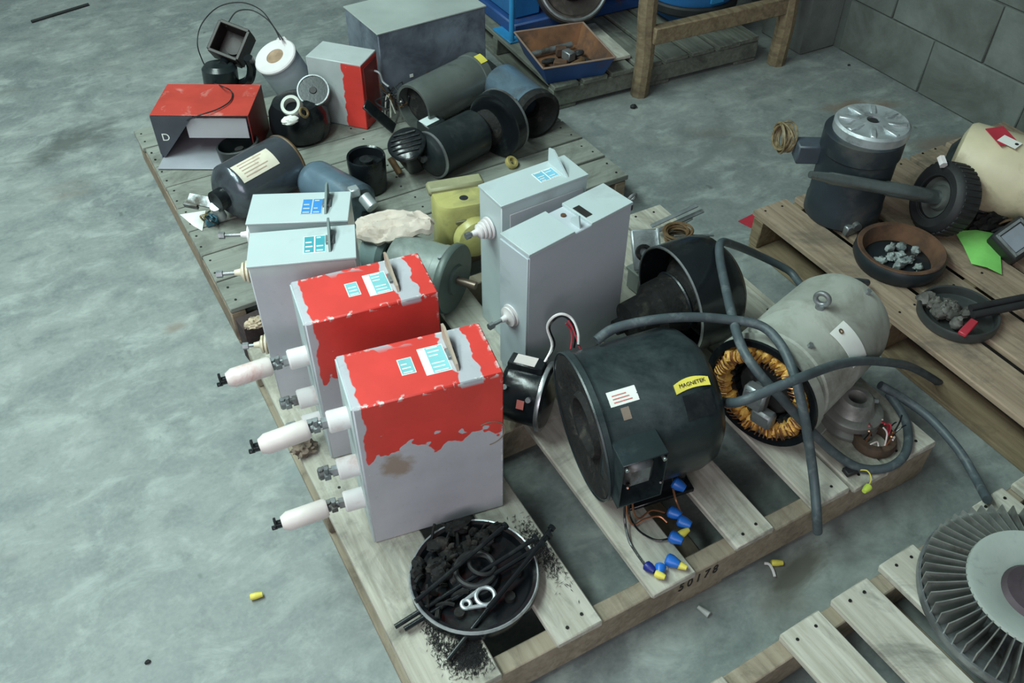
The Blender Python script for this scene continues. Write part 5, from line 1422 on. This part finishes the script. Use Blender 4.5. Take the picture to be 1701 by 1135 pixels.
# green paper, slightly creased
g = [(1.827, 0.497, 0.150), (1.875, 0.467, 0.156), (1.917, 0.435, 0.150), (1.817, 0.452, 0.134), (1.831, 0.409, 0.146), (1.874, 0.376, 0.132), (1.779, 0.390, 0.130), (1.792, 0.354, 0.138), (1.812, 0.320, 0.130)]
vs_ = [Vector(p) for p in g]; o = len(vs_)
fs = [(0, 1, 4, 3), (1, 2, 5, 4), (3, 4, 7, 6), (4, 5, 8, 7)]
b = MB(); b.add(vs_ + [v - Vector((0, 0, 0.001)) for v in vs_], [f[::-1] for f in fs] + [tuple(i + o for i in f) for f in fs] + [(0, 3, 3 + o, o), (3, 6, 6 + o, 3 + o), (6, 7, 7 + o, 6 + o), (7, 8, 8 + o, 7 + o), (8, 5, 5 + o, 8 + o), (5, 2, 2 + o, 5 + o), (2, 1, 1 + o, 2 + o), (1, 0, o, 1 + o)])
solo(b, 'green_paper', GREEN_PAPER, 'creased bright green sheet of paper on the right pallet', 'paper')
# red scrap on the floor
b = MB(); b.prism([(1.491, 0.965, 0.001), (1.510, 0.899, 0.001), (1.592, 0.978, 0.001)], (0, 0, 0.0015)); solo(b, 'red_scrap', RED_PLASTIC, 'triangular red scrap on the floor at the corner of the right pallet', 'scrap')

# ------------------------------------------------------------------ blower wheel bottom right
C = Vector((1.051, -0.359, 0.126))
t = thing('blower_wheel', 'large grey blower wheel with a ring of steel fins at the bottom right', 'blower wheel', C)
Ro, Ri = 0.196, 0.124
b = MB(); b.lathe(C, (0, 0, 1), [(0.03, 0.0), (Ro - 0.004, 0.0), (Ro, 0.003), (Ro, 0.010), (Ro - 0.004, 0.012), (0.03, 0.012), (0.03, 0.0)], 80); b.build('back_plate', DULL, t)
b = MB(); b.lathe(C, (0, 0, 1), [(Ro - 0.003, 0.010), (Ro + 0.002, 0.010), (Ro + 0.002, 0.024), (Ro - 0.003, 0.024), (Ro - 0.003, 0.010)], 80); b.build('outer_ring', DULL, t)
b = MB(); b.lathe(C, (0, 0, 1), [(0.050, 0.040), (0.060, 0.046), (Ri - 0.010, 0.066), (Ri, 0.066), (Ri + 0.002, 0.060), (Ri - 0.010, 0.052), (0.055, 0.032), (0.050, 0.040)], 72); b.build('cone_plate', surf('pale_grey_enamel', (0.36, 0.40, 0.37), 0.4, 0, 0.12, 8, (0.15, 0.16, 0.16), 0.15, 10), t)
b = MB(); b.lathe(C, (0, 0, 1), [(0.022, 0.012), (0.060, 0.012), (0.062, 0.046), (0.054, 0.056), (0.034, 0.058), (0.030, 0.080), (0.022, 0.082), (0.020, 0.075), (0.020, 0.012)], 44); b.build('hub', surf('purple_brown_iron', (0.075, 0.055, 0.065), 0.5, 0.3, 0.25), t)
fin = MB()
# one curved fin, standing between back plate and cone, leaning outward
nn = 5; vs_ = []; 
for k in range(nn + 1):
    q = k / nn; r = Ri - 0.006 + (Ro - Ri + 0.004) * q; a = 0.030 * math.sin(q * 1.8)
    for (zz, lean) in ((0.012, 0.012), (0.064 - 0.012 * q, 0.0)):
        for th_ in (-0.0011, 0.0011):
            aa = a + lean + th_ / r
            vs_.append((r * math.cos(aa), r * math.sin(aa), zz))
fs = []
for k in range(nn):
    i = k * 4; j = i + 4
    fs += [(i, j, j + 2, i + 2), (i + 1, i + 3, j + 3, j + 1), (i + 2, j + 2, j + 3, i + 3), (i, i + 1, j + 1, j)]
fs += [(0, 2, 3, 1), (nn * 4, nn * 4 + 1, nn * 4 + 3, nn * 4 + 2)]
fin.add(vs_, fs)
fm = fin.mesh('fin'); fm.materials.append(surf('worn_fin_steel', (0.34, 0.35, 0.33), 0.30, 0.6, 0.35, 20, (0.13, 0.11, 0.09), 0.35, 10))
for k in range(58):
    o = bpy.data.objects.new('fin', fm); o.rotation_euler = (0, 0, 2 * math.pi * k / 58); col.objects.link(o); o.parent = t

# ------------------------------------------------------------------ rack and blue machinery at the back
t = thing('timber_rack', 'rough timber rack with round-edged posts in front of the blue machinery', 'rack', (1.98, 1.76, 0))
for (x, y, s) in ((1.682, 1.760, 0.034), (2.292, 1.712, 0.036)):
    b = MB(); pts = [(x, y, 0.0), (x + 0.006, y, 0.16), (x - 0.002, y + 0.004, 0.34), (x + 0.002, y, 0.60), (x, y, 0.84)]
    b.tube(pts, s * 0.98, 9, 4); b.build('post', W_BROWN, t)
b = MB(); q = basis((1.69, 1.735, 0.235), (0.60, -0.025, 0.0), (0.025, 0.60, 0)); b.M = q; b.box((0.0, -0.02, -0.030), (0.60, 0.020, 0.030), 0.004); b.build('rail', W_BROWN, t)
for y in (1.78, 2.83):
    b = MB(); b.box((1.62, y - 0.02, 0.80), (2.36, y + 0.02, 0.86), 0.004); b.build('top_rail', W_BROWN, t)
for k in range(7):
    b = MB(); b.box((1.62, 1.70 + k * 0.17, 0.86), (2.36, 1.70 + k * 0.17 + 0.15, 0.88), 0.003); b.build('shelf_board', W_BROWN, t)
for (x, y) in ((1.682, 2.83), (2.290, 2.83)):
    b = MB(); b.box((x - 0.03, y - 0.03, 0.0), (x + 0.03, y + 0.03, 0.80), 0.004)
    b.build('post', W_BROWN, t)

# blue tray of parts
A_ = Vector((1.272, 2.116, 0.175)); B_ = Vector((1.307, 1.840, 0.175))
t = thing('parts_tray', 'blue metal tray of rusty parts on the low pallet at the back', 'tray', (1.452, 1.930, 0.1008), math.radians(-10))
M = WORLD[t.name]; hx, hy, hz, fl_ = 0.135, 0.150, 0.074, 0.028
def frustum(b, x0, y0, z0, x1, y1, z1, flip=False):
    vs_ = [(-x0, -y0, z0), (x0, -y0, z0), (x0, y0, z0), (-x0, y0, z0), (-x1, -y1, z1), (x1, -y1, z1), (x1, y1, z1), (-x1, y1, z1)]
    fs = [(0, 1, 5, 4), (1, 2, 6, 5), (2, 3, 7, 6), (3, 0, 4, 7)]
    b.add(vs_, [f[::-1] for f in fs] if flip else fs)
b = MB(M); frustum(b, hx - fl_, hy - fl_, 0, hx, hy, hz); b.add([(-hx + fl_, -hy + fl_, 0), (hx - fl_, -hy + fl_, 0), (hx - fl_, hy - fl_, 0), (-hx + fl_, hy - fl_, 0)], [(0, 3, 2, 1)]); b.build('outside', NAVY, t)
b = MB(M); frustum(b, hx - fl_ - 0.003, hy - fl_ - 0.003, 0.004, hx - 0.003, hy - 0.003, hz, True); b.add([(-hx + fl_ + 0.003, -hy + fl_ + 0.003, 0.004), (hx - fl_ - 0.003, -hy + fl_ + 0.003, 0.004), (hx - fl_ - 0.003, hy - fl_ - 0.003, 0.004), (-hx + fl_ + 0.003, hy - fl_ - 0.003, 0.004)], [(0, 1, 2, 3)]); b.build('rusty_inside', surf('rusty_orange_inside', (0.19, 0.085, 0.04), 0.8, 0, 0.4, 10, (0.05, 0.035, 0.03), 0.5, 8), t)
b = MB(M)
for (p, q_) in (((-hx, -hy), (hx, -hy)), ((hx, -hy), (hx, hy)), ((hx, hy), (-hx, hy)), ((-hx, hy), (-hx, -hy))):
    b.tube([(p[0], p[1], hz), (q_[0], q_[1], hz)], 0.0035, 6, 1)
b.build('rolled_edge', surf('worn_edge_brown', (0.25, 0.17, 0.13), 0.6), t)
for k, (x, y, a, l, m_, nm, lab) in enumerate((
        (-0.020, 0.075, 0.15, 0.090, DULL, 'round_bar', 'long grey bar along the back of the blue tray'),
        (-0.060, -0.010, 0.7, 0.030, SOOT, 'bearing_ring', 'dark ring at the left end of the blue tray'),
        (0.020, 0.000, 1.9, 0.022, DULL, 'steel_block', 'bright square block in the middle of the blue tray'),
        (0.062, 0.020, 1.2, 0.030, RUBBER, 'bearing_ring', 'black ring towards the right side of the blue tray'),
        (0.030, -0.060, 0.4, 0.032, BROWN_COIL, 'round_bar', 'short brown bar at the front of the blue tray'),
        (-0.035, -0.062, 2.6, 0.024, RUST, 'rusty_block', 'rusty block at the front left of the blue tray'),
        (0.072, -0.050, 2.2, 0.022, SOOT, 'round_bar', 'stubby dark bar at the right front of the blue tray'),
        (0.010, 0.045, 2.9, 0.020, RUST, 'rusty_block', 'rusty block beside the long bar in the blue tray'))):
    b = MB(M @ Matrix.Translation((x, y, 0.021 + 0.004 * (k % 3))) @ Matrix.Rotation(a, 4, 'Z'))
    if 'bar' in nm: b.cyl((-l, 0, 0), (l, 0, 0.004), 0.011, n=14, ch=0.002)
    elif 'block' in nm: b.box((-l, -0.016, -0.014), (l, 0.016, 0.018), 0.003)
    else: b.torus((0, 0, 0), (0.2, 0.3, 1), 0.019, 0.008, 20, 8)
    solo(b, nm, m_, lab, 'machine part')

# blue machine on the left, with a round dark gear face
t = thing('blue_machine', 'blue machine with a round rusty gear face behind the tray, left of the post', 'machine', (1.62, 2.32, 0.1008))
b = MB(); b.box((1.40, 2.20, 0.1012), (1.98, 2.60, 0.150), 0.006); b.build('base', NAVY, t)  # darker navy stands in for the shelf's shade on the blue base
b = MB(); b.box((1.42, 2.24, 0.149), (1.54, 2.55, 0.62), 0.01); b.box((1.525, 2.30, 0.149), (1.95, 2.55, 0.50), 0.02); b.build('housing', MACHINE_BLUE, t)
b = MB(); b.cyl((1.372, 2.170, 0.1012), (1.372, 2.170, 0.62), 0.010, n=12); b.box((1.36, 2.16, 0.1012), (1.42, 2.30, 0.108), 0.001); b.build('blue_pipe', surf('bright_blue_paint', (0.03, 0.24, 0.50), 0.4), t)
C = Vector((1.611, 2.142, 0.285)); ga = (-0.22, -0.85, 0.48)
b = MB(); b.lathe(C, ga, [(0, -0.03), (0.138, -0.03), (0.143, 0.0), (0.138, 0.022), (0.116, 0.026), (0.108, 0.008), (0.060, 0.006), (0.055, 0.030), (0, 0.034)], 52); b.build('gear_face', surf('rusty_dark_iron', (0.050, 0.040, 0.036), 0.5, 0.3, 0.4, 14, (0.13, 0.10, 0.09), 0.35, 10), t)
b = MB(); b.torus(C + Vector(ga) * 0.024, ga, 0.128, 0.007, 52, 8); b.build('ring', DULL, t)
# drum machine on the right, behind the rail
t = thing('blue_machine', 'blue drum machine with a dark rim behind the timber rail', 'machine', (2.11, 2.08, 0.1008))
b = MB(); b.box((2.00, 1.93, 0.1012), (2.22, 2.24, 0.160), 0.008); b.build('base', MACHINE_BLUE, t)
D0 = Vector((2.11, 2.06, 0.160))
b = MB(); b.lathe(D0, (0, 0, 1), [(0, 0), (0.178, 0), (0.186, 0.008), (0.186, 0.032), (0.180, 0.038), (0, 0.038)], 56); b.build('dark_rim', RUBBER, t)
b = MB(); b.lathe(D0 + Vector((0, 0, 0.038)), (0, 0, 1), [(0, 0), (0.170, 0), (0.172, 0.006), (0.172, 0.20), (0.15, 0.24), (0, 0.25)], 56); b.build('drum', MACHINE_BLUE, t)
b = MB(); b.box((2.07, 1.880, 0.21), (2.13, 1.894, 0.34), 0.004); b.build('bracket', surf('bright_blue_paint', (0.03, 0.24, 0.50), 0.4), t)
# pale deck board of the low pallet, laid on as a separate plank
a = Vector((1.684, 1.849, 0.101)); e = Vector((1.716, 2.143, 0.101)); q = basis(a, e - a, (-1, 0.1, 0)); b = MB(q); b.box((0.0, -0.010, -0.014), ((e - a).length, 0.075, -0.001), 0.003) if q.col[2][2] < 0 else b.box((0.0, -0.010, 0.0), ((e - a).length, 0.075, 0.014), 0.003)
solo(b, 'pale_deck_board', W_LIGHT, 'pale deck board of the low pallet between the blue tray and the rack post', 'plank')

# ------------------------------------------------------------------ small things on the floor
def floor_nut(p, d, mat, label, r=0.007, L=0.024):
    b = MB(); p = Vector(p); d = Vector(d).normalized()
    b.lathe(p, d, [(0, 0), (r * 0.8, 0), (r, L * 0.1), (r, L * 0.45), (r * 0.72, L), (0, L)], 12)
    return solo(b, 'wire_nut', mat, label, 'wire nut', 'loose wire nuts on the floor')
floor_nut((-0.192, 0.432, 0.008), (0.9, -0.2, 0), YEL_NUT, 'yellow wire nut lying alone on the bare floor at lower left')
floor_nut((0.773, -0.011, 0.008), (0.8, -0.45, 0), YEL_NUT, 'yellow wire nut on the floor in front of the front pallet')
b = MB(); b.tube([(0.760, -0.005, 0.008), (0.766, -0.013, 0.010), (0.764, -0.027, 0.008), (0.759, -0.039, 0.006)], 0.003, 6, 4); solo(b, 'wire_scrap', WHITE_CER, 'short white wire scrap beside the yellow nut near the front pallet', 'wire')
b = MB(); b.cyl((0.580, -0.017, 0.005), (0.588, -0.042, 0.005), 0.004, 0.007, n=10); solo(b, 'plastic_peg', surf('grey_white_plastic', (0.5, 0.52, 0.5), 0.5), 'small pale plastic peg on the floor below the pallet number', 'peg')
b = MB(); b.cyl((-0.181, 3.461, 0.006), (0.058, 3.528, 0.006), 0.006, n=10); solo(b, 'thin_rod', RUBBER, 'thin dark rod lying on the floor at the top left', 'rod')
b = MB(); b.blob((1.606, 1.689, 0.006), (0.012, 0.010, 0.008), 0.4, 3, 2, 12, 8); solo(b, 'lint_ball', OIL, 'small dark lump on the floor in front of the rack post', 'lump')
for k, (px, nm) in enumerate((((2.527, 1.559, 0.004), 'dark pebble on the floor by the wall corner'), ((-0.403, 0.396, 0.003), 'dark speck of grit on the open floor at lower left'))):
    b = MB(); b.blob(Vector(px), (0.006, 0.004, 0.003), 0.4, 3, 40 + k, 10, 7); solo(b, 'grit', OIL, nm, 'grit')
for k, (px, sz, nm) in enumerate((((0.042, 1.071, 0.128), (0.022, 0.016, 0.012), 'tan crumbly lump on the left pallet edge near the dark block'), ((0.015, 0.636, 0.128), (0.026, 0.020, 0.014), 'brown fuzzy lump on the pallet edge below the middle clamp'))):
    b = MB(); b.blob(Vector(px) + Vector((0, 0, sz[2] * 0.5)), sz, 0.7, 3, 70 + k, 22, 14, -sz[2] * 0.6); solo(b, 'dirt_lump', surf('tan_crumbs' if k == 0 else 'brown_crumbs', (0.45, 0.36, 0.26) if k == 0 else (0.17, 0.13, 0.10), 0.9, 0, 0.4, 40), nm, 'lump')
